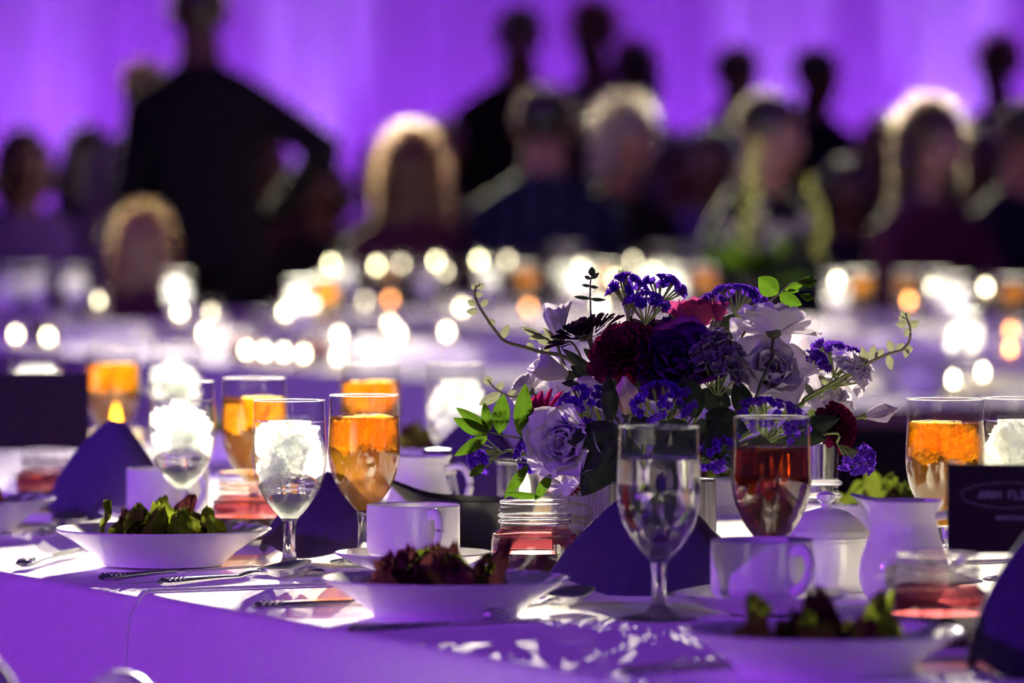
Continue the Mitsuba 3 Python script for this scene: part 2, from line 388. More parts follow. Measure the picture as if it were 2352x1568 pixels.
def goblet(kind, seed=0, n=56, level=0.144, ice=18, deep=True, icebot=0.096, far=False, full=False):
    pr = {}
    b = curve(np.array(BOWL), 5)
    out = lathe(b, n)
    pr['bowl'] = ply(out, 'mat_wall_glass', True)
    pr['rim'] = ply(torus(0.0334, 0.0019 if far else 0.0007, 0.1645, n, 8), 'mat_ice_far' if far else 'mat_rim_glass', True)  # far rims thickened and frosted so they glow like glints
    st = curve(np.array([(0.0069, 0.0498), (0.0066, 0.046), (0.0058, 0.040), (0.0056, 0.030), (0.0064, 0.018), (0.0090, 0.0105), (0.0180, 0.0062), (0.0300, 0.0036), (0.0340, 0.0022), (0.0335, 0.0004)]), 4)
    stem = np.vstack([[(0, 0.0004)], st[::-1], [(0, 0.0500)]])
    pr['stem'] = ply(lathe(stem, max(20, n // 2)), 'mat_solid_glass', 50)
    def liquid(z0, z1, gap, dome=0.0):
        zz = np.linspace(z0, z1 - dome, 16)
        side = np.stack([bowl_r(zz) - gap, zz], 1)
        r1 = side[-1, 0]
        cap = [(r1 * math.cos(t), z1 - dome + dome * math.sin(t)) for t in np.linspace(0, math.pi / 2, 9)[1:-1]] if dome else []
        return np.vstack([[(0, z0)], side] + ([cap] if dome else []) + [[(0, z1)]])
    if kind == 'water':
        pr['water'] = ply(lathe(liquid(0.0525, level - 0.0015 if full else icebot if deep else 0.075, 0.0012, 0.0 if full else 0.014), n), 'mat_water', 30)
        pr['water_surface'] = ply(lathe([(bowl_r(level) - 0.0008, level + 0.0012), (bowl_r(level) - 0.0025, level), (0, level)], n), 'mat_wall_glass', 40)
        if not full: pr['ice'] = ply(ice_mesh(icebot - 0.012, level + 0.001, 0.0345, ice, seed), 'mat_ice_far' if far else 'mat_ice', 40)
    elif kind == 'tea':
        zz = np.linspace(0.0525, level, 20)
        side = np.stack([bowl_r(zz) - 0.0009, zz], 1)
        pr['tea'] = ply(lathe(np.vstack([side, [(bowl_r(level) - 0.0030, level - 0.0012), (0, level - 0.0012)]]), n), 'mat_tea', 40)
        if deep:
            pr['tea_core'] = ply(lathe(liquid(0.0540, level - 0.003, 0.0022), n), 'mat_tea_deep', 30)
        pr['ice'] = ply(ice_mesh(icebot + 0.020, level + 0.0005, 0.033, ice, seed), 'mat_tea_ice', 40)
        if deep: del pr['ice']
    return pr

ICE_LABEL = {'ice': {'label': 'cluster of ice cubes', 'kind': 'stuff'}}

def cup():
    R = 0.0445
    outp = [(0, 0.0), (0.026, 0.0), (0.030, 0.0015), (0.0315, 0.006), (0.0405, 0.010), (0.0436, 0.014), (R, 0.020), (R, 0.0575), (R - 0.0008, 0.0586), (R - 0.0022, 0.0575), (R - 0.003, 0.03), (R - 0.004, 0.014), (0.03, 0.009), (0, 0.008)]
    h = curve([[R - 0.001, 0, 0.050], [R + 0.012, 0, 0.0525], [R + 0.0205, 0, 0.045], [R + 0.0205, 0, 0.032], [R + 0.011, 0, 0.021], [R - 0.001, 0, 0.016]], 6)
    return {'body': ply(lathe(outp, 56), 'mat_china', 35), 'handle': ply(tube(h, 0.0042, 10, 1.25), 'mat_china', 50)}

def saucer(R=0.0755):
    return {'': ply(lathe([(0, 0.001), (0.024, 0.0), (0.030, 0.002), (0.05, 0.0075), (R - 0.002, 0.0185), (R, 0.0198), (R - 0.0015, 0.0208), (0.05, 0.0108), (0.032, 0.0052), (0.0275, 0.0066), (0.0, 0.0066)], 64), 'mat_china', 35)}

def plate(R=0.1055):
    return {'': ply(lathe([(0, 0.0015), (0.052, 0.0015), (0.056, 0.0), (0.060, 0.0), (0.062, 0.004), (0.072, 0.013), (0.088, 0.0235), (R - 0.002, 0.0325), (R, 0.0345), (R - 0.002, 0.0358), (0.088, 0.0285), (0.07, 0.0165), (0.058, 0.0085), (0.0, 0.0075)], 72), 'mat_china', 35)}

def mason_jar(fill=0.027, n=56):
    g = [(0, 0.001), (0.034, 0.0), (0.0385, 0.003), (0.0405, 0.008), (0.0405, 0.034), (0.0398, 0.040), (0.0360, 0.0455), (0.0325, 0.0485), (0.0318, 0.051)]
    for z in (0.053, 0.0585, 0.064):
        g += [(0.0318, z), (0.0335, z + 0.0015), (0.0335, z + 0.003), (0.0318, z + 0.0045)]
    g += [(0.0318, 0.0705), (0.0316, 0.073)]
    pr = {'glass': ply(lathe(g, n), 'mat_wall_glass', 35)}
    k = 0
    for z in (0.0555, 0.061, 0.0735):
        pr['thread' if k == 0 else ('thread_001' if k == 1 else 'rim')] = ply(torus(0.0333 if k < 2 else 0.0315, 0.0013, z, n, 8), 'mat_rim_glass', True)
        k += 1
    pr['shoulder'] = ply(torus(0.0383, 0.0016, 0.0425, n, 8), 'mat_rim_glass', True)
    pr['dressing'] = ply(lathe([(0, 0.003), (0.033, 0.003), (0.0390, 0.008), (0.0391, fill), (0.037, fill - 0.001), (0, fill - 0.001)], n), 'mat_dressing', 35)
    pr['film'] = ply(lathe([(0.0391, fill + 0.0004), (0.0391, 0.036), (0.0372, 0.0425), (0.0345, 0.046), (0.031, 0.049)], n), 'mat_dressing_film', 40)
    return pr

def napkin(h=0.112, w=0.105, seed=0, roll=1.0):
    """Stiff pyramid fold: two hollow wings meeting at a front ridge, with thickness and an open, rolled foot."""
    def wing(sx):
        nu, nv = 22, 18
        V = []
        for i in range(nu):
            u = i / (nu - 1)                      # 0 = front ridge, 1 = rear edge of the wing
            for j in range(nv):
                v = j / (nv - 1)                  # 0 = foot, 1 = apex
                foot = np.array([sx * (-0.001 + (w + 0.001) * math.sin(u * 1.45) / math.sin(1.45)), -0.045 + 0.085 * u ** 1.25, 0.0])
                ap = np.array([sx * (-0.0008 + 0.016 * u), 0.012 + 0.012 * u, h - 0.004 * u])
                p = foot * (1 - v) + ap * v
                bul = math.sin(v * math.pi) ** 0.8 * math.sin(u * math.pi) * 0.016
                p = p + bul * np.array([sx * 0.75, -0.65, 0.1])
                p[2] += roll * 0.012 * (1 - v) ** 3 * math.sin(u * math.pi) ** 2
                V.append(p)
        V = np.array(V)
        m = trimesh.Trimesh(V, grid_faces(nu, nv), process=False)
        nrm = m.vertex_normals
        inn = V - nrm * 0.0018 * (1 if (nrm[:, 0].mean() * sx) > 0 else -1)
        F = m.faces
        edge = []
        idx = lambda i, j: i * nv + j
        loop = [idx(i, 0) for i in range(nu)] + [idx(nu - 1, j) for j in range(1, nv)] + [idx(i, nv - 1) for i in range(nu - 2, -1, -1)] + [idx(0, j) for j in range(nv - 2, 0, -1)]
        n0 = len(V)
        for a, b in zip(loop, loop[1:] + loop[:1]):
            edge += [[a, b, b + n0], [a, b + n0, a + n0]]
        return trimesh.Trimesh(np.vstack([V, inn]), np.vstack([F, F[:, ::-1] + n0, edge]), process=False)
    return {'wing': ply(wing(-1), 'mat_napkin', 40), 'wing_001': ply(wing(1), 'mat_napkin', 40)}

def cutlery(kind):
    """Lies along local x from the handle's end at 0."""
    L = {'knife': 0.205, 'spoon': 0.18, 'fork': 0.185}[kind]
    hp = curve([[0, 0, 0.0035], [0.02, 0, 0.0036], [0.06, 0, 0.0045], [0.095, 0, 0.0045]], 5)
    hr = np.interp(hp[:, 0], [0, 0.004, 0.02, 0.06, 0.095], [0.0045, 0.0085, 0.0082, 0.0055, 0.0040])
    handle = tube(hp, hr, 14, 0.42)
    deco = [tube([[x, -0.0075, 0.0045], [x, 0.0075, 0.0045]], 0.0016, 6) for x in (0.006, 0.012, 0.018)]
    beads = [ball((0.007 + 0.0055 * i, sy * 0.0055, 0.0062), 0.0016, 1) for i in range(4) for sy in (-1, 1)]
    handle = join(handle, *deco, *beads)
    pr = {'handle': ply(handle, 'mat_steel', 40)}
    if kind == 'knife':
        xs = np.linspace(0.092, L, 14)
        up = np.interp(xs, [0.092, 0.11, 0.17, 0.195, L], [0.004, 0.006, 0.009, 0.007, 0.0005])
        dn = np.interp(xs, [0.092, 0.11, 0.17, L], [0.004, 0.005, 0.005, 0.004])
        poly = np.vstack([np.stack([xs, -dn], 1), np.stack([xs, up], 1)[::-1]])
        import shapely.geometry as sg
        bl = trimesh.creation.extrude_polygon(sg.Polygon(poly).buffer(0), 0.0016, engine='earcut')
        bl.apply_translation([0, 0, 0.003])
        pr['blade'] = ply(bl, 'mat_steel', 30)
    elif kind == 'spoon':
        neck = curve([[0.093, 0, 0.0045], [0.112, 0, 0.0075], [0.126, 0, 0.006]], 6)
        nu, nv = 24, 10
        V = []
        for i in range(nu):
            a = 2 * math.pi * i / nu
            for j in range(nv):
                t = j / (nv - 1)
                rx, ry = 0.029, 0.0195 * (1 - 0.12 * math.cos(a))
                x = 0.151 + rx * t * math.cos(a); y = ry * t * math.sin(a)
                z = 0.0015 + 0.0085 * t ** 2.2 + 0.010 * max(0, (x - 0.14)) / 0.04 * 0.6
                V.append([x, y, z])
        V = np.array(V)
        m = trimesh.Trimesh(V, grid_faces(nu, nv, True), process=False)
        low = V.copy(); low[:, 2] -= 0.0012
        F = m.faces; n0 = len(V)
        rim = [[i * nv + nv - 1, ((i + 1) % nu) * nv + nv - 1] for i in range(nu)]
        E = []
        for a, b in rim: E += [[a, b, b + n0], [a, b + n0, a + n0]]
        bowlm = trimesh.Trimesh(np.vstack([V, low]), np.vstack([F, F[:, ::-1] + n0, E]), process=True)
        bowlm.update_faces(bowlm.nondegenerate_faces()); bowlm.fix_normals()
        pr['bowl'] = ply(join(tube(neck, 0.0034, 10, 0.6), bowlm), 'mat_steel', 40)
    else:
        neck = curve([[0.093, 0, 0.0045], [0.115, 0, 0.0075], [0.135, 0, 0.0045]], 6)
        parts = [tube(neck, np.linspace(0.0036, 0.008, len(neck)), 10, 0.4)]
        for y in (-0.0085, -0.003, 0.003, 0.0085):
            parts.append(tube(curve([[0.133, y * 0.8, 0.0045], [0.155, y, 0.003], [0.184, y, 0.007]], 4), 0.0016, 6))
        pr['tines'] = ply(join(*parts), 'mat_steel', 40)
    return pr

def leaf_sheet(L, W, ruffle, curl, seed, nu=9, nv=13):
    g = np.random.default_rng(seed)
    V = []
    ph = g.random(3) * 6.28
    for i in range(nu):
        u = i / (nu - 1) * 2 - 1
        for j in range(nv):
            v = j / (nv - 1)
            wid = W * (math.sin(math.pi * min(1, 0.12 + v * 0.88)) ** 0.6 if v < 1 else 0.25)
            x = u * wid / 2 * (1 + 0.12 * math.sin(9 * v + ph[0]))
            y = v * L
            z = curl * L * v * v - 0.25 * W * (u * u) * curl + ruffle * W * abs(u) ** 1.5 * math.sin(13 * v + ph[1] + 2 * u) + ruffle * W * v ** 2 * math.sin(7 * u + ph[2])
            V.append([x, y, z])
    return trimesh.Trimesh(np.array(V), grid_faces(nu, nv), process=False)

def salad(seed, n=22, spread=0.062, high=0.05, red=0.3, small=1.0):
    g = np.random.default_rng(seed)
    pr = {}
    k = 0
    for i in range(n):
        L, W = g.uniform(0.03, 0.055) * small, g.uniform(0.025, 0.045) * small
        m = leaf_sheet(L, W, 0.16, g.uniform(-0.2, 0.5), seed * 50 + i)
        m.apply_translation([0, -L * 0.5, 0])
        a = g.random() * 6.283; rr = spread * math.sqrt(g.random()) * 0.95
        tilt = g.uniform(0.2, 1.35)
        M = trimesh.transformations.euler_matrix(tilt, g.uniform(-0.5, 0.5), a + math.pi / 2 + g.uniform(-0.7, 0.7))
        m.apply_transform(M)
        zc = 0.012 + (high - 0.014) * (1 - (rr / spread) ** 1.5) * g.uniform(0.15, 1.0)
        m.apply_translation([rr * math.cos(a), rr * math.sin(a), 0])
        m.apply_translation([0, 0, max(zc, 0.0095 - m.bounds[0][2])])
        rv = np.linalg.norm(m.vertices[:, :2], axis=1); fl_ = np.interp(rv, [0, 0.056, 0.07, 0.088, 0.104], [0.0085, 0.0095, 0.0185, 0.0305, 0.038])
        v = m.vertices.copy(); v[:, 2] = np.maximum(v[:, 2], fl_); m.vertices = v
        mat = 'mat_lettuce_red' if g.random() < red else ('mat_lettuce_pale' if g.random() < 0.35 else 'mat_lettuce')
        pr['lettuce_leaf' if k == 0 else f'lettuce_leaf_{k:03d}'] = ply(m, mat, True)
        k += 1
    for i in range(3):
        a = -math.pi / 2 + g.uniform(-1.6, 1.6)
        pr['tomato_piece' if i == 0 else f'tomato_piece_{i:03d}'] = ply(ball((0.05 * small * math.cos(a), 0.05 * small * math.sin(a), 0.0165), 0.008, 2, (1.1, 0.9, 0.75)), 'mat_tomato', True)
    return pr

CUP, SAUCER, PLATE, JAR = cup(), saucer(), plate(), mason_jar()
KNIFE, SPOON, FORK = cutlery('knife'), cutlery('spoon'), cutlery('fork')
GW = [goblet('water', s) for s in (3, 11, 12)]
GT = [goblet('tea', s, ice=9, deep=False) for s in (4, 14)]
NAP = [napkin(0.112, 0.105, 1), napkin(0.098, 0.11, 2), napkin(0.132, 0.092, 3)]

# ------------------------------------------------------------------ nearest row of tables
def put_on(name, label, cat, proto, px, py, rz=0.0, s=1.0, z=TOP, ref=TOP, **k):
    q = on(px, py, ref)
    return put(name, label, cat, proto, mat4((q[0], q[1], z), ANG + rz, s), **k)

# goblets: (kind, px of the foot, py of the foot, label)
put_on('water_goblet', 'sharp water goblet full of bright ice, left of the amber tea goblet at the front', 'goblet', GW[0], 664, 1316, 0.4, part_labels=ICE_LABEL)
put_on('tea_goblet', 'sharp goblet of amber iced tea right of the bright ice water goblet', 'goblet', GT[0], 836, 1294, 1.4, 1.0, part_labels=ICE_LABEL)
put_on('water_goblet', 'dim goblet of water in front of the silver flower vase', 'goblet', goblet('water', 21, level=0.139, full=True), 1514, 1428, 1.1)
put_on('tea_goblet', 'goblet of dark tea behind the right cup, under the flowers', 'goblet', goblet('tea', 31, level=0.139), 1772, 1388, 0.2)
put_on('water_goblet', 'ice water goblet behind the left cup with a glowing lower bowl', 'goblet', GW[1], 417, 1235, 2.2, part_labels=ICE_LABEL)
put_on('tea_goblet', 'half hidden goblet of amber tea between the two front water goblets, behind a jar', 'goblet', GT[1], 584, 1221, 2.9, part_labels=ICE_LABEL)
put_on('tea_goblet', 'goblet of light tea on the far side, right behind the sharp amber goblet', 'goblet', GT[0], 851, 1160, 0.9, part_labels=ICE_LABEL)
put_on('water_goblet', 'ice water goblet on the far side, left of the flowers, behind a blue napkin', 'goblet', GW[2], 1046, 1160, 0.3, part_labels=ICE_LABEL)
put_on('tea_goblet', 'goblet of glowing orange iced tea at the right, behind the black menu card', 'goblet', GT[1], 2172, 1340, 0.5, 1.04, part_labels=ICE_LABEL)
put_on('water_goblet', 'ice water goblet at the right edge, right of the glowing orange tea', 'goblet', GW[0], 2345, 1336, 1.9, 1.04, part_labels=ICE_LABEL)
put_on('tea_goblet', 'blurred goblet of glowing orange tea behind the left napkin', 'goblet', GT[0], 258, 1092, 2.0, part_labels=ICE_LABEL)
put_on('water_goblet', 'blurred ice water goblet right of the glowing orange tea at the left', 'goblet', GW[1], 402, 1080, 2.6, part_labels=ICE_LABEL)
put_on('water_goblet', 'blurred ice water goblet behind the black card at the left edge', 'goblet', GW[2], 80, 1098, 0.6, part_labels=ICE_LABEL)

# plates with salad
for px, py, rz, seed, lab, n, high, red in ((374, 1296, 0.3, 41, 'left', 26, 0.044, 0.22), (1024, 1422, 1.0, 42, 'middle', 30, 0.040, 0.6), (1892, 1556, 2.0, 43, 'right, out of focus', 26, 0.04, 0.5), (-98, 1219, 0.2, 44, 'far left', 16, 0.03, 0.6)):
    put_on('salad_plate', f'white china salad plate of the front side, {lab} one', 'plate', PLATE, px, py)
    put_on('salad', f'green and red leaf salad on the {lab} plate of the front side', 'salad', salad(seed, n, 0.062, high, red), px, py, rz, z=TOP + 0.001)
for px, py, seed, lab in ((958, 1088, 51, 'on the far side behind the amber tea'), (2030, 1225, 52, 'on the far side behind the white creamer'), (1600, 1160, 53, 'on the far side behind the flowers'), (560, 1046, 55, 'behind the left tea goblets')):
    put_on('salad_plate', f'white china salad plate {lab}', 'plate', PLATE, px, py)
    put_on('salad', f'green leaf salad on the plate {lab}', 'salad', salad(seed, 18, 0.06, 0.058, 0.15), px, py, 0.4, z=TOP + 0.001)

# cups on saucers
for px, py, rz, lab in ((385, 1200, 0.25, 'left, behind the left salad plate'), (949, 1300, -0.05, 'middle, in sharp focus'), (1752, 1397, 0.15, 'right, in front of the dark tea')):
    put_on('saucer', f'white saucer under the coffee cup, {lab}', 'saucer', SAUCER, px, py, ref=TOP + 0.0072)
    put_on('coffee_cup', f'white straight-sided coffee cup, {lab}', 'cup', CUP, px, py, rz, z=TOP + 0.0072, ref=TOP + 0.0072, part_labels={'handle': 'loop handle'})

# cutlery
def lay(kind, px0, py0, px1, py1, label, dz=0.0):
    a, b = on(px0, py0), on(px1, py1)
    ang = math.atan2(b[1] - a[1], b[0] - a[0])
    if kind == 'spoon': a = b - 0.18 * np.array([math.cos(ang), math.sin(ang), 0])      # the tip of the bowl is what shows
    pr = {'knife': KNIFE, 'spoon': SPOON, 'fork': FORK}[kind]
    put(kind, label, kind, pr, mat4((a[0], a[1], TOP + dz), ang))
lay('knife', 232, 1336, 560, 1312, 'steel table knife lying in front of the left plate')
lay('spoon', 300, 1356, 708, 1329, 'shiny spoon with its bowl towards the sharp water goblet', 0.002)
lay('knife', 50, 1304, 200, 1266, 'steel knife left of the left plate, mostly under its rim')
lay('spoon', 20, 1258, 170, 1208, 'spoon at the far left edge with its bowl before the left napkin')
lay('knife', 805, 1456, 1180, 1436, 'steel table knife with an ornate handle in front of the middle plate')
lay('spoon', 900, 1468, 1348, 1402, 'shiny spoon right of the middle plate with its bowl before a napkin', 0.006)
lay('fork', 582, 1402, 830, 1392, 'steel fork left of the middle plate, sharply lit')
lay('fork', 1430, 1556, 1650, 1542, 'dark fork left of the blurred right plate')

# dressing jars
for px, py, s, lab in ((574, 1243, 0.98, 'behind the sharp water goblet'), (1228, 1334, 1.0, 'in front of the silver vase, in focus'), (2155, 1485, 1.0, 'blurred, before the menu card'), (112, 1172, 0.95, 'blurred, before the black card at the left'), (1306, 1176, 1.0, 'beside the candle left of the vase')):
    put_on('dressing_jar', f'small mason jar of dark red dressing {lab}', 'jar', JAR, px, py, 0.7, s, part_labels={'dressing': 'dark red dressing'})

# napkins
for px, py, rz, s, k, lab in ((232, 1196, 0.45, 1.0, 0, 'standing between the black card and the left cup'), (738, 1278, 0.55, 0.86, 1, 'behind the two sharp goblets'), (1478, 1366, 0.75, 1.04, 1, 'behind the dim water goblet'), (2418, 1558, 0.5, 1.0, 2, 'at the lower right edge, out of focus'), (1075, 1178, 0.6, 1.0, 0, 'on the far side left of the flowers')):
    put_on('napkin', f'navy blue napkin folded to a pyramid, {lab}', 'napkin', NAP[k], px, py, rz, s)

# centre of the table: creamer, sugar bowl, cruet, shakers, candle, menu cards
def creamer(n=48):
    prof = curve(np.array([(0.024, 0.0), (0.031, 0.006), (0.0365, 0.020), (0.0355, 0.036), (0.030, 0.052), (0.0265, 0.064), (0.0275, 0.074), (0.0325, 0.0845)]), 4)
    body = np.vstack([[(0, 0.0)], prof, [(0.0312, 0.0850)], np.stack([prof[::-1, 0] - 0.0024, np.maximum(prof[::-1, 1], 0.003)], 1), [(0, 0.003)]])
    m = lathe(body, n)
    v = m.vertices
    ang = np.arctan2(v[:, 1], v[:, 0])
    k = np.clip((v[:, 2] - 0.06) / 0.025, 0, 1) ** 1.5 * np.exp(-(ang / 0.35) ** 2)
    v[:, 0] += 0.014 * k; v[:, 2] += 0.005 * k
    m.vertices = v
    h = curve([[-0.027, 0, 0.072], [-0.047, 0, 0.074], [-0.055, 0, 0.058], [-0.049, 0, 0.038], [-0.034, 0, 0.026]], 6)
    return {'body': ply(m, 'mat_china', 45), 'handle': ply(tube(h, 0.0037, 10), 'mat_china', 50)}
def sugar_bowl():
    b = lathe([(0, 0), (0.036, 0), (0.0415, 0.003), (0.043, 0.008), (0.043, 0.046), (0.042, 0.0475), (0.0395, 0.0465), (0.0395, 0.01), (0, 0.008)], 56)
    lid = lathe([(0.0405, 0.0475), (0.0435, 0.0480), (0.0432, 0.0505), (0.0410, 0.0525), (0.0400, 0.0560), (0.0385, 0.0575), (0.0300, 0.0670), (0.0190, 0.0745), (0.0070, 0.0780), (0, 0.0785)], 56)
    kn = lathe([(0.005, 0.0770), (0.0045, 0.081), (0.0085, 0.0845), (0.0085, 0.089), (0.004, 0.092), (0, 0.0925)], 28)
    return {'bowl': ply(b, 'mat_china', 35), 'lid': ply(lid, 'mat_china', 40), 'lid__knob': ply(kn, 'mat_china', 40)}
SUGAR, CREAMER = sugar_bowl(), creamer()
put_on('creamer', 'white china creamer with flared lip and spout, right of the lidded sugar bowl', 'creamer', CREAMER, 2078, 1388, 3.94, 1.08)
put_on('sugar_bowl', 'white lidded sugar bowl right behind the right coffee cup', 'sugar bowl', SUGAR, 1898, 1362, 0.4, 1.0)
put_on('creamer', 'white china creamer behind the middle coffee cup, its loop handle towards the flowers', 'creamer', CREAMER, 965, 1236, 3.9, 1.02)
def cruet():
    g = [(0, 0.001), (0.016, 0), (0.019, 0.003), (0.019, 0.040), (0.016, 0.047), (0.012, 0.051), (0.0125, 0.053), (0.0125, 0.056), (0.0110, 0.058), (0.0110, 0.061), (0.0128, 0.063), (0.0128, 0.066), (0.0108, 0.068), (0.0125, 0.095), (0.0135, 0.0965)]
    oil = lathe([(0, 0.004), (0.0165, 0.004), (0.0172, 0.03), (0.0, 0.03)], 28)
    return {'bottle': ply(lathe(g, 40), 'mat_wall_glass', 35), 'ring': ply(torus(0.0125, 0.0016, 0.0545, 36, 8), 'mat_rim_glass', True), 'ring_001': ply(torus(0.0128, 0.0016, 0.0645, 36, 8), 'mat_rim_glass', True), 'lip': ply(torus(0.0134, 0.0012, 0.0968, 36, 8), 'mat_rim_glass', True), 'dressing': ply(oil, 'mat_dressing', 35)}
put_on('cruet', 'slim clear glass cruet with ringed neck standing behind the sugar bowl', 'cruet', cruet(), 1893, 1300, 0, 1.25)
def shaker():
    g = lathe([(0, 0), (0.016, 0), (0.018, 0.002), (0.0175, 0.03), (0.014, 0.048), (0.0135, 0.05), (0, 0.05)], 12)
    c = lathe([(0.0145, 0.048), (0.0150, 0.050), (0.0145, 0.062), (0.011, 0.068), (0, 0.0695)], 28)
    return {'body': ply(g, 'mat_wall_glass', 20), 'salt': ply(lathe([(0, 0.003), (0.015, 0.003), (0.0145, 0.03), (0, 0.031)], 20), 'mat_china', 30), 'cap': ply(c, 'mat_steel', 40)}
put_on('salt_shaker', 'faceted glass salt shaker with steel cap beside the white creamer in the middle', 'shaker', shaker(), 1005, 1222, 0, 1.3)
def boat_dish():
    """Deep oval sauce boat in one dark colour with a long swept-up spout towards -x."""
    nu, nv = 72, 16
    V = []
    for i in range(nu):
        a = 2 * math.pi * i / nu
        sp_ = math.exp(-((abs(a - math.pi)) / 0.42) ** 2)
        for j in range(nv):
            t = j / (nv - 1)
            k = 0.45 + 0.55 * math.sin(t * math.pi / 2)
            x, y = 0.056 * k * math.cos(a) - 0.034 * sp_ * t ** 2.5, 0.044 * k * math.sin(a) * (1 - 0.35 * sp_ * t)
            V.append([x, y, (0.050 + 0.016 * sp_ + 0.004 * max(0, -math.cos(a))) * t ** 1.2])
    V = np.array(V); n0 = len(V)
    F = grid_faces(nu, nv, True)
    inn = V.copy(); inn[:, :2] *= 0.95; inn[:, 2] = inn[:, 2] * 0.985 + 0.002
    E = []
    for i in range(nu):
        a, b = i * nv + nv - 1, ((i + 1) % nu) * nv + nv - 1
        E += [[a, b, b + n0], [a, b + n0, a + n0]]
    bot = []
    c = len(V) * 2
    for i in range(nu):
        bot += [[i * nv, c, ((i + 1) % nu) * nv], [i * nv + n0, ((i + 1) % nu) * nv + n0, c + 1]]
    m = trimesh.Trimesh(np.vstack([V, inn, [[0, 0, 0]], [[0, 0, 0.002]]]), np.vstack([F, F[:, ::-1] + n0, E, bot]), process=False)
    trimesh.repair.fix_normals(m)
    return m
bs('dark_glaze', princ((0.012, 0.010, 0.016), 0.25))
put_on('sauce_boat', 'dark sauce boat with a swept-up spout right behind the middle coffee cup', 'sauce boat', {'': ply(boat_dish(), 'mat_dark_glaze', 40)}, 1096, 1268, 1.07, 1.05)
def votive(h=0.065, r=0.031):
    pr = {'glass': ply(lathe([(0, 0.001), (r - 0.004, 0), (r - 0.001, 0.003), (r, h)], 40), 'mat_wall_glass', 35), 'rim': ply(torus(r, 0.0012, h, 40, 8), 'mat_rim_glass', True),
          'wax': ply(lathe([(0, 0.004), (r - 0.004, 0.004), (r - 0.003, 0.024), (r - 0.006, 0.022), (0, 0.021)], 32), 'mat_wax', 40)}
    fl = lathe(curve(np.array([(0.0, 0.026), (0.0032, 0.030), (0.0040, 0.035), (0.0024, 0.044), (0.0, 0.052)]), 4), 16)
    f = ply(fl, 'mat_wax', True)
    f['emitter'] = {**emitter(np.array([1.0, 0.72, 0.28]) * 60 * K), 'sampling_weight': 0.0}
    pr['flame'] = f
    pr['wick'] = ply(tube([[0, 0, 0.021], [0, 0, 0.027]], 0.0006, 6), 'mat_black_metal')
    return pr
VOTIVE = votive()
put_on('votive_candle', 'lit votive candle in clear glass glowing between the napkin and the flowers', 'candle', VOTIVE, 1206, 1195, 0, part_labels={'flame': 'bright flame'})
put_on('votive_candle', 'lit votive candle shining behind the blurred orange tea goblet at the left', 'candle', VOTIVE, 266, 1041, 0, 1.35, part_labels={'flame': 'bright flame'})
def card(w, h, text):
    t = 0.0012
    pr = {'panel': ply(box((w, t, h), (0, 0.012, h / 2 + 0.064), 0.0004), 'mat_card', False), 'stand': ply(join(box((w * 0.5, 0.05, 0.003), (0, 0.012, 0.0015), 0.001), box((w * 0.5, 0.003, 0.075), (0, 0.0141, 0.0385), 0.001)), 'mat_acrylic', False)}
    if text:
        def line(s, hgt, zc, x0=0.0, italic=0.0):
            m = meshkit.text_mesh(s, hgt, 0.0003, bold=False)
            c = (m.bounds[0] + m.bounds[1]) / 2
            m.apply_translation([-c[0] + x0, -c[1], 0])
            v = m.vertices; v[:, 0] += italic * v[:, 1]; m.vertices = v
            m.apply_transform(trimesh.transformations.rotation_matrix(math.pi / 2, [1, 0, 0]))
            m.apply_translation([0, 0.0113, zc])
            return m
        pr['lettering'] = ply(line(text[0], 0.0066, 0.064 + h * 0.66, -0.002), 'mat_card_ink', False)
        pr['lettering_001'] = ply(line(text[1], 0.0034, 0.064 + h * 0.40, 0.0), 'mat_card_ink', False)
        e = [[0.039 * math.cos(a) - 0.002, 0.0115, 0.064 + h * 0.655 + 0.0105 * math.sin(a)] for a in np.linspace(0, 2 * math.pi, 48)]
        pr['oval_border'] = ply(tube(e, 0.00025, 5), 'mat_card_ink')
    return pr
put_on('menu_card', 'dark menu card with pale lettering in an oval, at the right edge', 'card', card(0.105, 0.073, ('ANH  FLIPS', 'MONTANA')), 2320, 1452, 0.93, 1.0)
put_on('menu_card', 'plain black card standing at the left edge before a blurred goblet', 'card', card(0.140, 0.088, None), 62, 1158, 1.06, 1.0)


# ------------------------------------------------------------------ flowers in the silver vase
VX, VY = 0.1148, 4.915
def vase_mesh(w, h, t=0.004):
    o = box((w, w, h), (0, 0, h / 2), 0.0025); i = box((w - 2 * t, w - 2 * t, h), (0, 0, h / 2 + 0.006))
    f = lambda m: m3.Manifold(m3.Mesh(np.asarray(m.vertices, np.float32), np.asarray(m.faces, np.uint32)))
    return to_tri(f(o) - f(i))
put('vase', 'square brushed silver vase holding the purple and white bouquet', 'vase', {'': ply(vase_mesh(0.1165, 0.094), 'mat_silver_brushed', 20)}, mat4((VX, VY, TOP), ANG))

bs('petal_white', thin((0.52, 0.46, 0.58), 0.65, 0.6))
bs('petal_blush', thin((0.70, 0.52, 0.50), 0.6, 0.6))
bs('petal_burgundy', thin((0.085, 0.004, 0.028), 0.35, 0.55))
bs('petal_magenta', thin((0.36, 0.012, 0.13), 0.8, 0.55))
bs('petal_pink', thin((0.34, 0.04, 0.17), 0.8, 0.55))
bs('petal_plum', thin((0.05, 0.004, 0.10), 0.35, 0.55))
bs('petal_black', thin((0.022, 0.008, 0.022), 0.3, 0.6))
bs('petal_statice', thin((0.095, 0.024, 0.38), 0.65, 0.5))
bs('petal_lilac', thin((0.15, 0.12, 0.19), 0.4, 0.6))
bs('leaf_green', thin(mikit.proc(lambda p, n, uv: mikit.mix((0.036, 0.085, 0.005), (0.06, 0.125, 0.010), mikit.fbm(p.x * 150, p.y * 150, p.z * 150))), 0.95, 0.4))
bs('leaf_dark', thin((0.022, 0.032, 0.020), 0.12, 0.5))
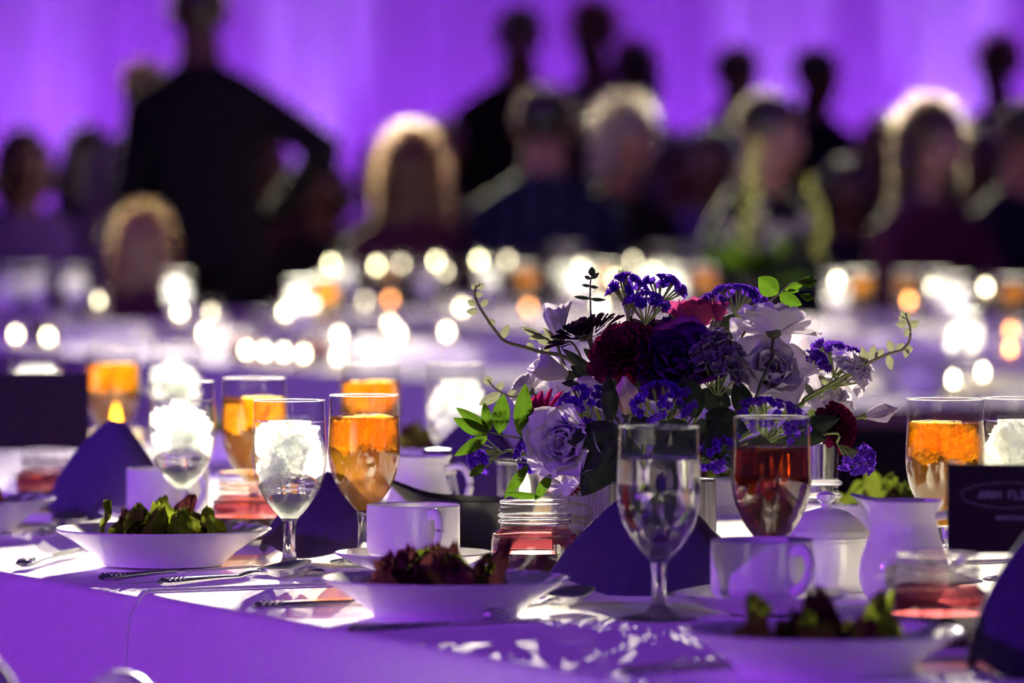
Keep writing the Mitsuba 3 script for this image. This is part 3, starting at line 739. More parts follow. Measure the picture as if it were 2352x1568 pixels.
bs('leaf_grey', thin((0.17, 0.18, 0.11), 0.7, 0.5))
bs('spike_pale', thin((0.62, 0.64, 0.26), 1.4, 0.5))
bs('stem_green', princ((0.16, 0.22, 0.05), 0.5))
bs('stem_dark', princ((0.03, 0.035, 0.02), 0.6))

def petal(L, W, lean, curl, cup=0.25, ruffle=0.0, notch=0.0, seed=0, nu=9, nv=9, tip=0.5):
    """Local: grows from the origin along +z, its outside towards +y; lean and curl bend it outwards (radians)."""
    g = np.random.default_rng(seed)
    ph = g.random(4) * 6.28
    V = []
    y = z = 0.0
    prev = 0.0
    for j in range(nv):
        v = j / (nv - 1)
        if j:
            th = lean + curl * ((v + prev) / 2) ** 1.5
            y += math.sin(th) * L / (nv - 1); z += math.cos(th) * L / (nv - 1)
        prev = v
        w = W * (0.16 + 0.84 * math.sin(min(1.0, v / 0.72) * math.pi / 2)) * (1 - (1 - tip) * max(0, (v - 0.6) / 0.4) ** 2)
        th = lean + curl * v ** 1.5
        for i in range(nu):
            u = i / (nu - 1) * 2 - 1
            drop = (0.16 * L * u * u + notch * L * (1 - abs(u)) ** 2) * max(0, (v - 0.55) / 0.45)
            off = -cup * W * u * u * (0.35 + 0.65 * v) + ruffle * W * v ** 1.6 * (math.sin(7.0 * u + ph[0]) + 0.6 * math.sin(12.5 * u + ph[1]))
            x = u * w / 2 * (1 - 0.25 * cup * u * u)
            yy = y + math.cos(th) * off - math.sin(th) * drop
            zz = z - math.sin(th) * off - math.cos(th) * drop
            V.append([x, yy, zz])
    return trimesh.Trimesh(np.array(V), grid_faces(nu * 0 + nv, nu), process=False)

def rz_mat(a, r=0.0, z=0.0):
    M = trimesh.transformations.rotation_matrix(a, [0, 0, 1])
    M[:3, 3] = M[:3, :3] @ np.array([0, r, z])
    return M

def bloom(kind, R, seed):
    """List of petals of a bloom of radius R about +z, its calyx at the origin."""
    g = np.random.default_rng(seed)
    ps = []
    if kind == 'rose':
        n = 20
        for i in range(n):
            t = i / (n - 1)
            L = R * (0.85 + 0.45 * t); W = R * (0.75 + 0.75 * t)
            ps.append(moved(petal(L, W, -0.05 + 0.85 * t ** 1.3, 0.25 + 0.75 * t, 0.30 - 0.12 * t, 0.018 + 0.02 * t, 0, seed * 97 + i), rz_mat(i * 2.4 + g.normal() * 0.15, R * 0.06 + R * 0.14 * t, 0.0)))
    elif kind == 'open_rose':
        n = 17
        for i in range(n):
            t = i / (n - 1)
            ps.append(moved(petal(R * (0.8 + 0.5 * t), R * (0.8 + 0.7 * t), 0.1 + 1.05 * t, 0.3 + 0.5 * t, 0.2 - 0.1 * t, 0.05, 0, seed * 97 + i), rz_mat(i * 2.4, R * 0.05 + R * 0.1 * t)))
    elif kind == 'cup':
        for i in range(7):
            inn = i < 3
            ps.append(moved(petal(R * (1.75 if inn else 1.95), R * 1.25, 0.18 if inn else 0.30, -0.05 if inn else 0.12, 0.28, 0.035, 0, seed * 97 + i), rz_mat(i * 2.0944 + (0.5 if not inn else 0), R * 0.12)))
    elif kind == 'bud':
        for i in range(5):
            ps.append(moved(petal(R * 2.5, R * 1.7, 0.20, -0.55, 0.36, 0.02, 0, seed * 97 + i, tip=0.35), rz_mat(i * 1.257 + 0.3, R * 0.15)))
    elif kind == 'carnation':
        n = 40
        for i in range(n):
            t = (i / (n - 1)) ** 0.8
            ps.append(moved(petal(R * (0.75 + 0.42 * t), R * 0.62, 0.05 + 1.35 * t, 0.2, 0.08, 0.10, 0, seed * 97 + i, 9, 7, 0.95), rz_mat(i * 2.4, R * 0.03, R * 0.25 * (1 - t))))
    elif kind == 'dahlia':
        n = 52
        for i in range(n):
            t = (i / (n - 1)) ** 0.7
            ps.append(moved(petal(R * (0.45 + 0.6 * t), R * 0.30, 0.1 + 1.4 * t, 0.15, 0.30, 0.0, 0, seed * 97 + i, 5, 6, 0.15), rz_mat(i * 2.4, R * 0.04, R * 0.28 * (1 - t))))
    elif kind == 'flat':
        n = 60
        for i in range(n):
            t = (i / (n - 1)) ** 0.6
            ps.append(moved(petal(R * (0.25 + 0.3 * t), R * 0.24, 0.2 + 1.15 * t, 0.25, 0.1, 0.10, 0, seed * 97 + i, 5, 5, 0.9), rz_mat(i * 2.4, R * 0.62 * t, R * 0.20 * (1 - t * t))))
    return ps

def axis_mat(pos, axis, roll=0.0):
    a = np.asarray(axis, float); a /= np.linalg.norm(a)
    M = trimesh.geometry.align_vectors([0, 0, 1], a) @ trimesh.transformations.rotation_matrix(roll, [0, 0, 1])
    M[:3, 3] = pos
    return M

def stem_to_vase(p, axis, r=0.0016, mid=None, depth=0.80):
    a = np.asarray(axis, float); a /= np.linalg.norm(a)
    v = np.array([VX + 0.35 * np.clip(p[0] - VX, -0.1, 0.1), VY + 0.35 * np.clip(p[1] - VY, -0.1, 0.1), 0.846])
    v[:2] = np.clip(v[:2], [VX - 0.045, VY - 0.045], [VX + 0.045, VY + 0.045])
    f = np.array([VX + 0.2 * (v[0] - VX), VY + 0.2 * (v[1] - VY), depth - 0.02])
    pts = [p, p - a * 0.016] + ([np.asarray(m, float) for m in mid] if mid is not None else []) + [v, f]
    return tube(curve(pts, 6), r, 7)

def calyx(R):
    return lathe([(0, -0.12 * R), (R * 0.16, -0.06 * R), (R * 0.26, 0.10 * R), (R * 0.24, 0.24 * R), (0, 0.15 * R)], 14)

def flower(name, label, kind, px, py, d, axis, R, mat, seed, roll=0.0, stem='stem_dark', mid=None, group=None, back=0.0):
    """px, py: where the middle of the bloom shows; the calyx lies back along the axis."""
    a = np.asarray(axis, float); a /= np.linalg.norm(a)
    depth = {'rose': 0.55, 'open_rose': 0.35, 'cup': 0.95, 'bud': 1.2, 'carnation': 0.45, 'dahlia': 0.2, 'flat': 0.1}[kind]
    p = P(px, py, d) - a * R * depth
    M = axis_mat(p, a, roll)
    pr, k = {}, 0
    for m in bloom(kind, R, seed):
        pr['petal' if k == 0 else f'petal_{k:03d}'] = ply(moved(m, M), 'mat_' + mat, True); k += 1
    pr['calyx'] = ply(moved(calyx(R), M), 'mat_' + stem, 50)
    pr['stem'] = ply(stem_to_vase(p, a, 0.0016, mid), 'mat_' + stem, 60)
    put(name, label, 'flower', pr, None, group)

def statice(label, px, py, d, axis, r, n, seed, mat='petal_statice', name='statice', span=(1.0, 0.7, 1.0), fl=0.0052, mid=None):
    g = np.random.default_rng(seed)
    a = np.asarray(axis, float); a /= np.linalg.norm(a)
    c = P(px, py, d)
    out, twigs = [], []
    base = c - a * r * 1.1
    side = np.cross(a, [0, 1.0, 0.1]); side /= np.linalg.norm(side)
    B = np.stack([side, np.cross(a, side), a], 1)
    for i in range(n):
        q = g.normal(size=3); q /= np.linalg.norm(q)
        q[2] = abs(q[2]) * 0.8 - 0.15
        o = c + B @ (q * np.array(span) * r * g.uniform(0.75, 1.0))
        dirv = B @ (q + np.array([0, 0, 0.5]))
        k = 5
        pet = [moved(petal(fl * 1.25, fl * 1.05, 0.45, 0.75, 0.2, 0.06, 0, seed * 31 + i * 5 + j, 4, 4), rz_mat(j * 6.283 / k, fl * 0.12)) for j in range(k)]
        out.append(moved(join(*pet), axis_mat(o, dirv, g.random() * 6)))
        if i % 3 == 0: twigs.append(tube([base, base * 0.4 + o * 0.6, o], [0.0009, 0.0008, 0.0011], 5))
    pr = {'florets': ply(join(*out), 'mat_' + mat, True), 'stem': ply(join(stem_to_vase(base, a, 0.0014, mid), *twigs), 'mat_stem_green', 60)}
    put(name, label, 'flower', pr, None, 'purple statice sprays' if name == 'statice' else None, part_labels={'florets': {'label': 'small crowded florets', 'kind': 'stuff'}})

def leaf_blade(base, tip, W, seed=0, bend=0.1, face=None, nu=7, nv=12):
    base, tip = np.asarray(base, float), np.asarray(tip, float)
    ax = tip - base; L = np.linalg.norm(ax); ax /= L
    f = np.array([0.1, -1.0, 0.25]) if face is None else np.asarray(face, float)
    side = np.cross(ax, f); side /= np.linalg.norm(side)
    nrm = np.cross(side, ax)
    V = []
    for j in range(nv):
        v = j / (nv - 1)
        w = W * (math.sin(math.pi * v ** 0.85) ** 0.85 if 0 < v < 1 else 0.0) + 0.0004
        for i in range(nu):
            u = i / (nu - 1) * 2 - 1
            V.append(base + ax * L * v + side * u * w / 2 + nrm * (bend * L * 4 * v * (1 - v) - 0.22 * abs(u) * w + 0.01 * L * math.sin(9 * v + seed)))
    return trimesh.Trimesh(np.array(V), grid_faces(nv, nu), process=False)

def sprig(name, label, stem_pts, leaves, mat, stem_mat, r=0.0013, to_vase=True, tips=(), group=None):
    """stem_pts: (px, py, d); leaves: (base px, py, tip px, py, d, width in px[, dd])."""
    pr = {}
    pts = [P(*q) for q in stem_pts]
    if to_vase:
        v = np.array([VX + 0.3 * np.clip(pts[0][0] - VX, -0.12, 0.12), VY + 0.3 * np.clip(pts[0][1] - VY, -0.12, 0.12), 0.846])
        pts = [np.array([VX, VY, 0.785]), v] + pts
    rad = np.linspace(r * 1.25, r * 0.55, len(curve(pts, 6)))
    pr['stem'] = ply(tube(curve(pts, 6), rad, 7), 'mat_' + stem_mat, 60)
    for k, q in enumerate(leaves):
        bx, by, tx, ty, d, w = q[:6]
        dd = q[6] if len(q) > 6 else 0.0
        pr['leaf' if k == 0 else f'leaf_{k:03d}'] = ply(leaf_blade(P(bx, by, d), P(tx, ty, d + dd), w / 2450, k, 0.06 * (-1) ** k), 'mat_' + mat, True)
    for k, (px, py, d, rr, ax) in enumerate(tips):
        b = join(*bloom('bud', rr, 900 + k))
        pr['bud' if k == 0 else f'bud_{k:03d}'] = ply(moved(b, axis_mat(P(px, py, d), ax)), 'mat_' + mat, True)
    put(name, label, 'foliage', pr, None, group)

flower('lisianthus', 'white cup-shaped bloom standing upright at the upper left of the bouquet', 'cup', 1280, 738, 4.90, (-0.12, 0.05, 1), 0.0205, 'petal_white', 1)
flower('lisianthus', 'white half-open bloom nodding left under the curled sprig', 'cup', 1268, 848, 4.88, (-0.9, -0.2, 0.35), 0.0215, 'petal_white', 2)
flower('scabiosa', 'nearly black flat bloom seen edge-on under the thin dark twig', 'flat', 1342, 765, 4.86, (-0.38, -0.10, 0.92), 0.037, 'petal_black', 3)
flower('carnation', 'large dark burgundy ruffled bloom at the upper middle of the bouquet', 'carnation', 1432, 808, 4.82, (-0.3, -0.7, 0.55), 0.034, 'petal_burgundy', 4)
flower('rose', 'magenta bloom with a bright pink lit top at the crown of the bouquet', 'rose', 1602, 722, 4.95, (0.1, 0.3, 1), 0.026, 'petal_pink', 5)
flower('rose', 'pale ruffled bloom on a long bare stem, seen from beneath at the upper right', 'open_rose', 1780, 742, 4.88, (0.12, 0.30, 0.95), 0.033, 'petal_white', 6, mid=[P(1775, 815, 4.83), P(1748, 880, 4.82), P(1715, 940, 4.84)])
flower('rose', 'largest pale rose, round, behind the bare dark stem at the right', 'rose', 1772, 850, 4.89, (0.12, -0.80, 0.35), 0.041, 'petal_white', 7)
flower('rose', 'big plum purple bloom in the dark middle of the bouquet', 'rose', 1562, 826, 4.81, (-0.05, -0.75, 0.55), 0.037, 'petal_plum', 8)
flower('rose', 'dark plum bloom hidden low at the back of the middle', 'rose', 1492, 770, 4.93, (-0.05, 0.1, 1), 0.034, 'petal_black', 9)
flower('lisianthus', 'blush closed ruffled bud in the dark lower middle of the bouquet', 'bud', 1437, 912, 4.79, (-0.05, -0.35, 0.92), 0.0165, 'petal_blush', 11)
flower('dahlia', 'bright magenta spiky bloom at the left between green leaves and statice', 'dahlia', 1246, 948, 4.84, (-0.6, -0.45, 0.45), 0.027, 'petal_magenta', 12)
flower('rose', 'pale lavender open rose at the lower left with a broad outer petal', 'rose', 1298, 1020, 4.78, (-0.42, -0.72, 0.05), 0.035, 'petal_white', 13)
flower('lisianthus', 'pale bloom tucked between the statice and a dark leaf', 'cup', 1372, 902, 4.86, (-0.5, 0.1, 0.75), 0.024, 'petal_white', 14)
flower('lisianthus', 'lavender rosebud alone at the far right of the bouquet on a thin stem', 'bud', 2022, 948, 4.88, (1, 0.0, 0.22), 0.0135, 'petal_white', 15, stem='stem_green', mid=[P(1955, 968, 4.88), P(1880, 985, 4.88)])
flower('carnation', 'nearly black burgundy bloom at the right below the white bells', 'carnation', 1926, 978, 4.86, (0.45, -0.55, 0.2), 0.023, 'petal_burgundy', 16)
flower('dahlia', 'dark burgundy bloom hanging below the pale open rose', 'dahlia', 1298, 1112, 4.80, (-0.2, -0.3, -0.8), 0.018, 'petal_burgundy', 17)
flower('carnation', 'backlit white ruffled bloom at the left edge behind the green leaves', 'carnation', 1207, 888, 4.98, (-0.6, 0.3, 0.6), 0.019, 'petal_white', 19)
flower('lisianthus', 'small pale petals under the top left statice', 'bud', 1446, 700, 4.93, (0.0, 0.1, 1), 0.0115, 'petal_white', 20)
flower('lisianthus', 'small lilac and pink bloom left of the top right statice', 'cup', 1652, 716, 4.92, (0.1, 0.0, 1), 0.012, 'petal_pink', 21)
flower('lisianthus', 'backlit cream petals glowing behind the left statice', 'cup', 1295, 898, 4.97, (-0.2, 0.1, 0.9), 0.022, 'petal_white', 22)
flower('rose', 'pale bloom half hidden behind the right sprig and white bells', 'rose', 1905, 905, 4.96, (0.5, -0.2, 0.6), 0.026, 'petal_white', 23)

for px, py, d, ax, r, n, sp, lab in (
        (1440, 668, 4.90, (-0.05, 0, 1), 0.017, 34, (1, 0.8, 1.2), 'at the very top left'), (1487, 700, 4.88, (0.1, -0.1, 1), 0.017, 30, (1.2, 0.8, 0.8), 'just left of the crown rose'),
        (1528, 660, 4.91, (0.35, 0, 1), 0.016, 30, (1.2, 0.8, 0.8), 'at the top beside a pale goblet'), (1702, 684, 4.92, (0.2, 0, 1), 0.018, 34, (1.3, 0.9, 0.7), 'at the upper right above the ruffled pale bloom'),
        (1638, 700, 4.95, (0, 0, 1), 0.011, 16, (1, 1, 1), 'small, right of the crown rose'), (1872, 834, 4.90, (0.5, 0, 0.7), 0.013, 20, (1, 1, 1), 'small, right of the largest rose'),
        (1932, 816, 4.93, (0.3, 0.1, 0.9), 0.019, 36, (1.5, 0.8, 0.6), 'along the right sprig'), (1328, 944, 4.79, (-0.4, -0.6, 0.5), 0.022, 44, (1.4, 1, 0.8), 'before the left roses'),
        (1104, 1040, 4.84, (-1, -0.2, 0), 0.018, 40, (1, 1, 0.7), 'at the far left tip'), (1216, 1045, 4.82, (-0.7, -0.4, 0.1), 0.014, 26, (1, 1, 1), 'small, left of the open rose'),
        (1962, 1048, 4.84, (0.75, -0.2, -0.55), 0.017, 44, (0.8, 0.8, 1.7), 'drooping at the lower right'), (1522, 928, 4.76, (0, -0.7, 0.6), 0.026, 44, (1.2, 0.8, 0.8), 'dark, above the dim goblet'),
        (1782, 966, 4.80, (0.2, -0.6, 0.6), 0.026, 46, (1.4, 0.8, 0.7), 'above the dark tea goblet'), (1650, 1030, 4.78, (0, -0.7, 0.2), 0.020, 30, (1, 1, 1), 'low between the two goblets')):
    statice(f'purple statice spray {lab} of the bouquet', px, py, d, ax, r, n, int(px + py), span=sp)
statice('tall dim lilac stock spike in the dark middle right of the bouquet', 1648, 855, 4.80, (-0.02, -0.1, 1), 0.022, 60, 5, 'petal_lilac', 'stock', (0.9, 0.7, 2.3), 0.010)
statice('white bell florets hanging along the right sprig', 1940, 868, 4.87, (0.75, 0, 0.45), 0.017, 24, 6, 'petal_white', 'stock', (0.9, 0.8, 1.9), 0.0085)
statice('white bell florets low beside the dark burgundy bloom', 1880, 935, 4.92, (0.5, -0.2, 0.4), 0.018, 20, 8, 'petal_white', 'stock', (1, 1, 1.2), 0.0085)

sprig('ruscus_sprig', 'sprig of pointed bright green leaves at the left of the bouquet', [(1260, 1010, 4.84), (1190, 1006, 4.82), (1122, 992, 4.81)],
      [(1125, 990, 1047, 936, 4.81, 27), (1122, 995, 1041, 960, 4.80, 32), (1124, 990, 1112, 924, 4.82, 24), (1147, 996, 1157, 904, 4.81, 40), (1197, 1004, 1207, 880, 4.81, 42), (1120, 1000, 1043, 1047, 4.80, 28)], 'leaf_green', 'stem_green')
sprig('ruscus_sprig', 'sprig of green leaves hanging below the left of the bouquet', [(1300, 1050, 4.82), (1250, 1065, 4.80), (1205, 1062, 4.80), (1130, 1055, 4.80)],
      [(1112, 1068, 1078, 1094, 4.80, 20), (1212, 1068, 1158, 1146, 4.78, 24), (1266, 1090, 1228, 1150, 4.78, 24), (1240, 1140, 1156, 1132, 4.78, 16)], 'leaf_green', 'stem_green')
sprig('dark_leaf_branch', 'big dark leaves hanging at the lower left front of the bouquet', [(1440, 970, 4.77), (1425, 990, 4.76)],
      [(1428, 985, 1302, 1016, 4.76, 66), (1420, 1010, 1336, 1140, 4.75, 84), (1405, 968, 1396, 860, 4.77, 40), (1440, 1000, 1440, 1120, 4.75, 70), (1450, 960, 1520, 1020, 4.75, 60)], 'leaf_dark', 'stem_dark')
sprig('dark_leaf_branch', 'dark leaves in the low middle of the bouquet behind the goblets', [(1590, 960, 4.78), (1600, 930, 4.77)],
      [(1600, 960, 1570, 860, 4.78, 70), (1610, 960, 1640, 1060, 4.77, 80), (1580, 970, 1500, 1040, 4.77, 80), (1620, 950, 1720, 990, 4.78, 74), (1640, 960, 1690, 1080, 4.77, 70), (1560, 980, 1560, 1090, 4.77, 76), (1680, 930, 1600, 900, 4.8, 60)], 'leaf_dark', 'stem_dark')
sprig('dark_leaf_branch', 'dark leaves at the lower right of the bouquet behind the dark tea', [(1780, 990, 4.82), (1830, 985, 4.82)],
      [(1800, 985, 1900, 1010, 4.83, 56), (1790, 1000, 1850, 1080, 4.82, 66), (1750, 1000, 1740, 1090, 4.81, 66), (1830, 985, 1930, 960, 4.84, 44), (1720, 960, 1690, 870, 4.86, 50)], 'leaf_dark', 'stem_dark')
sprig('dark_leaf_branch', 'dark leaves rising behind the crown of the bouquet', [(1580, 820, 4.96), (1600, 780, 4.97)],
      [(1600, 800, 1540, 700, 4.97, 66), (1620, 810, 1690, 720, 4.97, 60), (1590, 820, 1490, 760, 4.96, 70), (1640, 830, 1720, 790, 4.97, 60), (1650, 860, 1700, 900, 4.95, 70), (1560, 830, 1570, 720, 4.96, 60)], 'leaf_dark', 'stem_dark')
sprig('flower_bud_sprig', 'curled sprig with tiny oval leaves reaching up to the left', [(1330, 850, 4.88), (1230, 805, 4.87), (1165, 786, 4.86), (1140, 762, 4.86), (1116, 728, 4.85), (1098, 698, 4.85), (1090, 674, 4.85), (1094, 656, 4.85)],
      [(1094, 700, 1074, 690, 4.85, 15), (1098, 712, 1071, 716, 4.85, 16), (1104, 702, 1122, 688, 4.85, 15), (1120, 736, 1138, 742, 4.86, 16), (1152, 778, 1168, 744, 4.86, 18), (1092, 680, 1108, 672, 4.85, 13), (1092, 664, 1084, 652, 4.85, 13), (1095, 662, 1112, 652, 4.85, 15), (1094, 658, 1100, 648, 4.85, 13), (1225, 804, 1212, 786, 4.87, 17), (1245, 808, 1265, 796, 4.87, 15)], 'leaf_grey', 'stem_green', 0.0017)
sprig('flower_bud_sprig', 'curled sprig with small oval leaves reaching out to the right', [(1815, 948, 4.86), (1850, 915, 4.86), (1905, 884, 4.86), (1960, 852, 4.86), (2002, 830, 4.86), (2042, 812, 4.86), (2070, 804, 4.86), (2088, 784, 4.86), (2091, 756, 4.86), (2082, 728, 4.86)],
      [(1990, 838, 1980, 796, 4.86, 20), (2005, 830, 2008, 792, 4.86, 22), (2012, 826, 2030, 800, 4.86, 18), (2042, 814, 2048, 850, 4.86, 18), (2052, 808, 2040, 780, 4.86, 20), (2060, 806, 2076, 788, 4.86, 18), (2078, 802, 2098, 800, 4.86, 20), (2084, 800, 2080, 822, 4.86, 14), (2090, 754, 2078, 772, 4.86, 15), (2088, 748, 2112, 738, 4.86, 20), (2084, 744, 2058, 744, 4.86, 18), (2082, 730, 2070, 714, 4.86, 16), (2082, 732, 2088, 716, 4.86, 14), (2084, 738, 2064, 726, 4.86, 14), (1960, 852, 1944, 826, 4.86, 18), (1930, 870, 1952, 880, 4.86, 18), (1905, 884, 1880, 862, 4.86, 16), (1868, 905, 1850, 880, 4.86, 16)], 'leaf_grey', 'stem_green', 0.0017)
sprig('thin_twig', 'thin dark upright twig with paired needle leaves and a tip bud', [(1362, 800, 4.86), (1357, 725, 4.86), (1356, 690, 4.86), (1356, 650, 4.86), (1360, 630, 4.86)],
      [(1356, 686, 1318, 681, 4.86, 8), (1356, 686, 1392, 688, 4.86, 8), (1356, 657, 1336, 654, 4.86, 7), (1356, 657, 1374, 660, 4.86, 7), (1357, 640, 1342, 634, 4.86, 8), (1359, 640, 1376, 626, 4.86, 9), (1359, 634, 1360, 612, 4.86, 15), (1359, 634, 1366, 618, 4.86, 10)], 'leaf_dark', 'stem_dark', 0.0010)
sprig('bud_twig', 'small green bud above the top left statice', [(1440, 700, 4.92), (1434, 660, 4.92), (1431, 642, 4.92)], [(1431, 642, 1421, 618, 4.92, 12), (1431, 642, 1441, 620, 4.92, 12), (1431, 644, 1431, 616, 4.92, 12)], 'leaf_grey', 'stem_green', 0.0012)
sprig('lisianthus_buds', 'green leaves and pointed buds reaching out at the top right', [(1700, 780, 4.90), (1760, 700, 4.90), (1788, 676, 4.90), (1815, 650, 4.90), (1832, 646, 4.90)],
      [(1788, 674, 1742, 636, 4.90, 50), (1790, 674, 1842, 700, 4.90, 34), (1800, 664, 1846, 652, 4.90, 20), (1808, 660, 1836, 668, 4.91, 16)], 'leaf_green', 'stem_green', 0.0013, tips=((1832, 647, 4.90, 0.0075, (1, 0, 0.02)), (1838, 678, 4.90, 0.0055, (1, 0, -0.25))))
sprig('flower_bud_sprig', 'thin sprig of pale buds at the upper left below the upright white bloom', [(1330, 810, 4.89), (1280, 792, 4.88), (1240, 770, 4.88), (1205, 756, 4.88)],
      [(1250, 778, 1196, 750, 4.88, 18), (1268, 790, 1225, 764, 4.88, 22), (1280, 792, 1248, 752, 4.88, 18), (1236, 770, 1214, 778, 4.88, 12)], 'leaf_grey', 'stem_dark', 0.0011)
sprig('flower_bud_sprig', 'pale bud sprig among the green leaves at the far left', [(1230, 930, 4.92), (1170, 910, 4.92), (1138, 892, 4.92), (1120, 872, 4.92)],
      [(1122, 884, 1118, 862, 4.92, 22), (1140, 896, 1156, 878, 4.92, 16), (1150, 902, 1100, 930, 4.92, 24), (1165, 908, 1186, 896, 4.92, 16)], 'leaf_grey', 'stem_green', 0.0012)
sprig('dark_leaf_branch', 'small dark leaves among the upper left blooms', [(1380, 860, 4.85), (1350, 850, 4.85)],
      [(1370, 860, 1290, 800, 4.85, 22), (1360, 870, 1310, 840, 4.85, 26), (1390, 840, 1340, 800, 4.86, 26), (1400, 850, 1400, 780, 4.86, 30), (1350, 880, 1290, 880, 4.85, 20), (1400, 880, 1470, 900, 4.83, 50), (1450, 900, 1520, 850, 4.85, 60)], 'leaf_dark', 'stem_dark')
sprig('bud_twig', 'tiny yellow green bud right of the crown rose', [(1645, 800, 4.9), (1642, 760, 4.9)], [(1642, 762, 1636, 734, 4.9, 16), (1642, 762, 1650, 736, 4.9, 14), (1680, 830, 1700, 760, 4.92, 18)], 'leaf_grey', 'stem_green', 0.0012)

# far bouquet on the far table, out of focus
def far_bouquet(px, d, label):
    g = np.random.default_rng(90)
    c = np.array([(px - 1176) / FOC * d, d, TOP])
    pr = {'vase': ply(moved(lathe([(0, 0), (0.055, 0), (0.058, 0.004), (0.05, 0.06), (0.045, 0.13), (0.05, 0.15), (0.047, 0.15), (0.04, 0.12), (0, 0.1)], 28), mat4(c)), 'mat_dark_glaze', 40)}
    def blob(n, spread, z0, z1, mat, nm, size, x0=0.0):
        for k in range(n):
            q = c + np.array([x0 + g.normal() * spread, g.normal() * spread * 0.7, g.uniform(z0, z1)])
            b = join(*bloom('cup' if size > 0.015 else 'bud', size, 300 + k))
            key = nm if k == 0 else f'{nm}_{k:03d}'
            pr[key] = ply(moved(b, axis_mat(q, (g.normal() * 0.5, g.normal() * 0.5, 1))), 'mat_' + mat, True)
            pr[key + '__stem'] = ply(tube([q, c + (0, 0, 0.13)], 0.0016, 5), 'mat_stem_green')
    blob(9, 0.06, 0.20, 0.33, 'petal_white', 'bloom', 0.022)
    pr2 = {}
    for k in range(26):
        t = k / 25
        q = c + np.array([-0.03 + 0.03 * t + g.normal() * 0.010 * (1.2 - t), g.normal() * 0.012, 0.22 + 0.28 * t])
        pr['spike_floret' if k == 0 else f'spike_floret_{k:03d}'] = ply(moved(join(*bloom('cup', 0.011 * (1.3 - 0.6 * t), 400 + k)), axis_mat(q, (g.normal(), g.normal(), 0.6))), 'mat_spike_pale', True)
    pr['spike_stem'] = ply(tube([c + (-0.03, 0, 0.12), c + (0, 0, 0.5)], 0.003, 6), 'mat_stem_green')
    for k in range(14):
        t = k / 13
        q = c + np.array([0.15 + 0.02 * math.sin(5 * t) + g.normal() * 0.006, g.normal() * 0.01, 0.20 + 0.20 * t])
        pr[f'spike_floret_{k + 26:03d}'] = ply(moved(join(*bloom('cup', 0.010, 450 + k)), axis_mat(q, (g.normal(), g.normal(), 0.6))), 'mat_spike_pale', True)
    pr['spike_stem_001'] = ply(tube([c + (0.02, 0, 0.12), c + (0.13, 0, 0.22), c + (0.15, 0, 0.42)], 0.003, 6), 'mat_stem_green')
    for k in range(22):
        q = c + np.array([g.normal() * 0.09, g.normal() * 0.05, g.uniform(0.14, 0.28)])
        pr['leaf' if k == 0 else f'leaf_{k:03d}'] = ply(leaf_blade(c + (0, 0, 0.14), q, 0.03, k, 0.1), 'mat_leaf_green' if k % 2 else 'mat_leaf_dark', True)
    put('flower_arrangement', label, 'flowers', pr)
far_bouquet(1740, 13.6, 'blurred far bouquet with pale green spikes in front of the black-haired seated person')

# ------------------------------------------------------------------ second and third rows: tableware seen out of focus
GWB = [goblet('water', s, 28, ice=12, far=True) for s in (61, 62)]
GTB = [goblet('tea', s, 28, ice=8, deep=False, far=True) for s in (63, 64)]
def pitcher():
    g = curve(np.array([(0.040, 0.002), (0.050, 0.008), (0.056, 0.05), (0.052, 0.10), (0.043, 0.15), (0.042, 0.19), (0.047, 0.215)]), 4)
    m = lathe(np.vstack([[(0, 0.002)], g]), 36)
    h = curve([[-0.044, 0, 0.19], [-0.085, 0, 0.185], [-0.095, 0, 0.13], [-0.075, 0, 0.07], [-0.054, 0, 0.055]], 6)
    ic = ice_mesh(0.10, 0.143, 0.034, 8, 77)
    ic = moved(ic, np.diag([1.25, 1.25, 1.1, 1.0]))
    return {'glass': ply(m, 'mat_wall_glass', 40), 'rim': ply(torus(0.047, 0.0018, 0.2155, 36, 8), 'mat_rim_glass', True), 'handle': ply(tube(h, 0.006, 10), 'mat_rim_glass', 50), 'ice': ply(ic, 'mat_ice', 40)}
PITCHER = pitcher()
NTH = ('first', 'second', 'third', 'fourth', 'fifth', 'sixth', 'seventh', 'eighth', 'ninth', 'tenth', 'eleventh', 'twelfth', 'thirteenth', 'fourteenth', 'fifteenth', 'sixteenth')

def row_px(E, b, px):
    """Point of the line at distance b from the edge of a table that lies in the direction of px."""
    q = E + b * N
    k = (px - 1176) / FOC
    t = (k * q[1] - q[0]) / (U[0] - k * U[1])
    return q + t * U

def put_row(E, b, px, name, label, cat, proto, rz=0.0, s=1.0, z=TOP, **k):
    q = row_px(E, b, px)
    return put(name, label, cat, proto, mat4((q[0], q[1], z), ANG + rz, s), **k)

def row_of(E, items, what, where, group):
    """items: (px, b, proto, name, cat); labelled in the order they stand from the left."""
    items = sorted(items, key=lambda t: t[0])
    count = {}
    for i, (px, b, proto, name, cat, s, z) in enumerate(items):
        k = count.get(name, 0); count[name] = k + 1
        put_row(E, b, px, name, f'blurred {what.get(name, name.replace("_", " "))} on the {where}, {NTH[k]} from the left', cat, proto, rz=i * 1.3, s=s, z=z, group=f'{group}: {cat}s', part_labels=ICE_LABEL if 'ice' in proto else None)

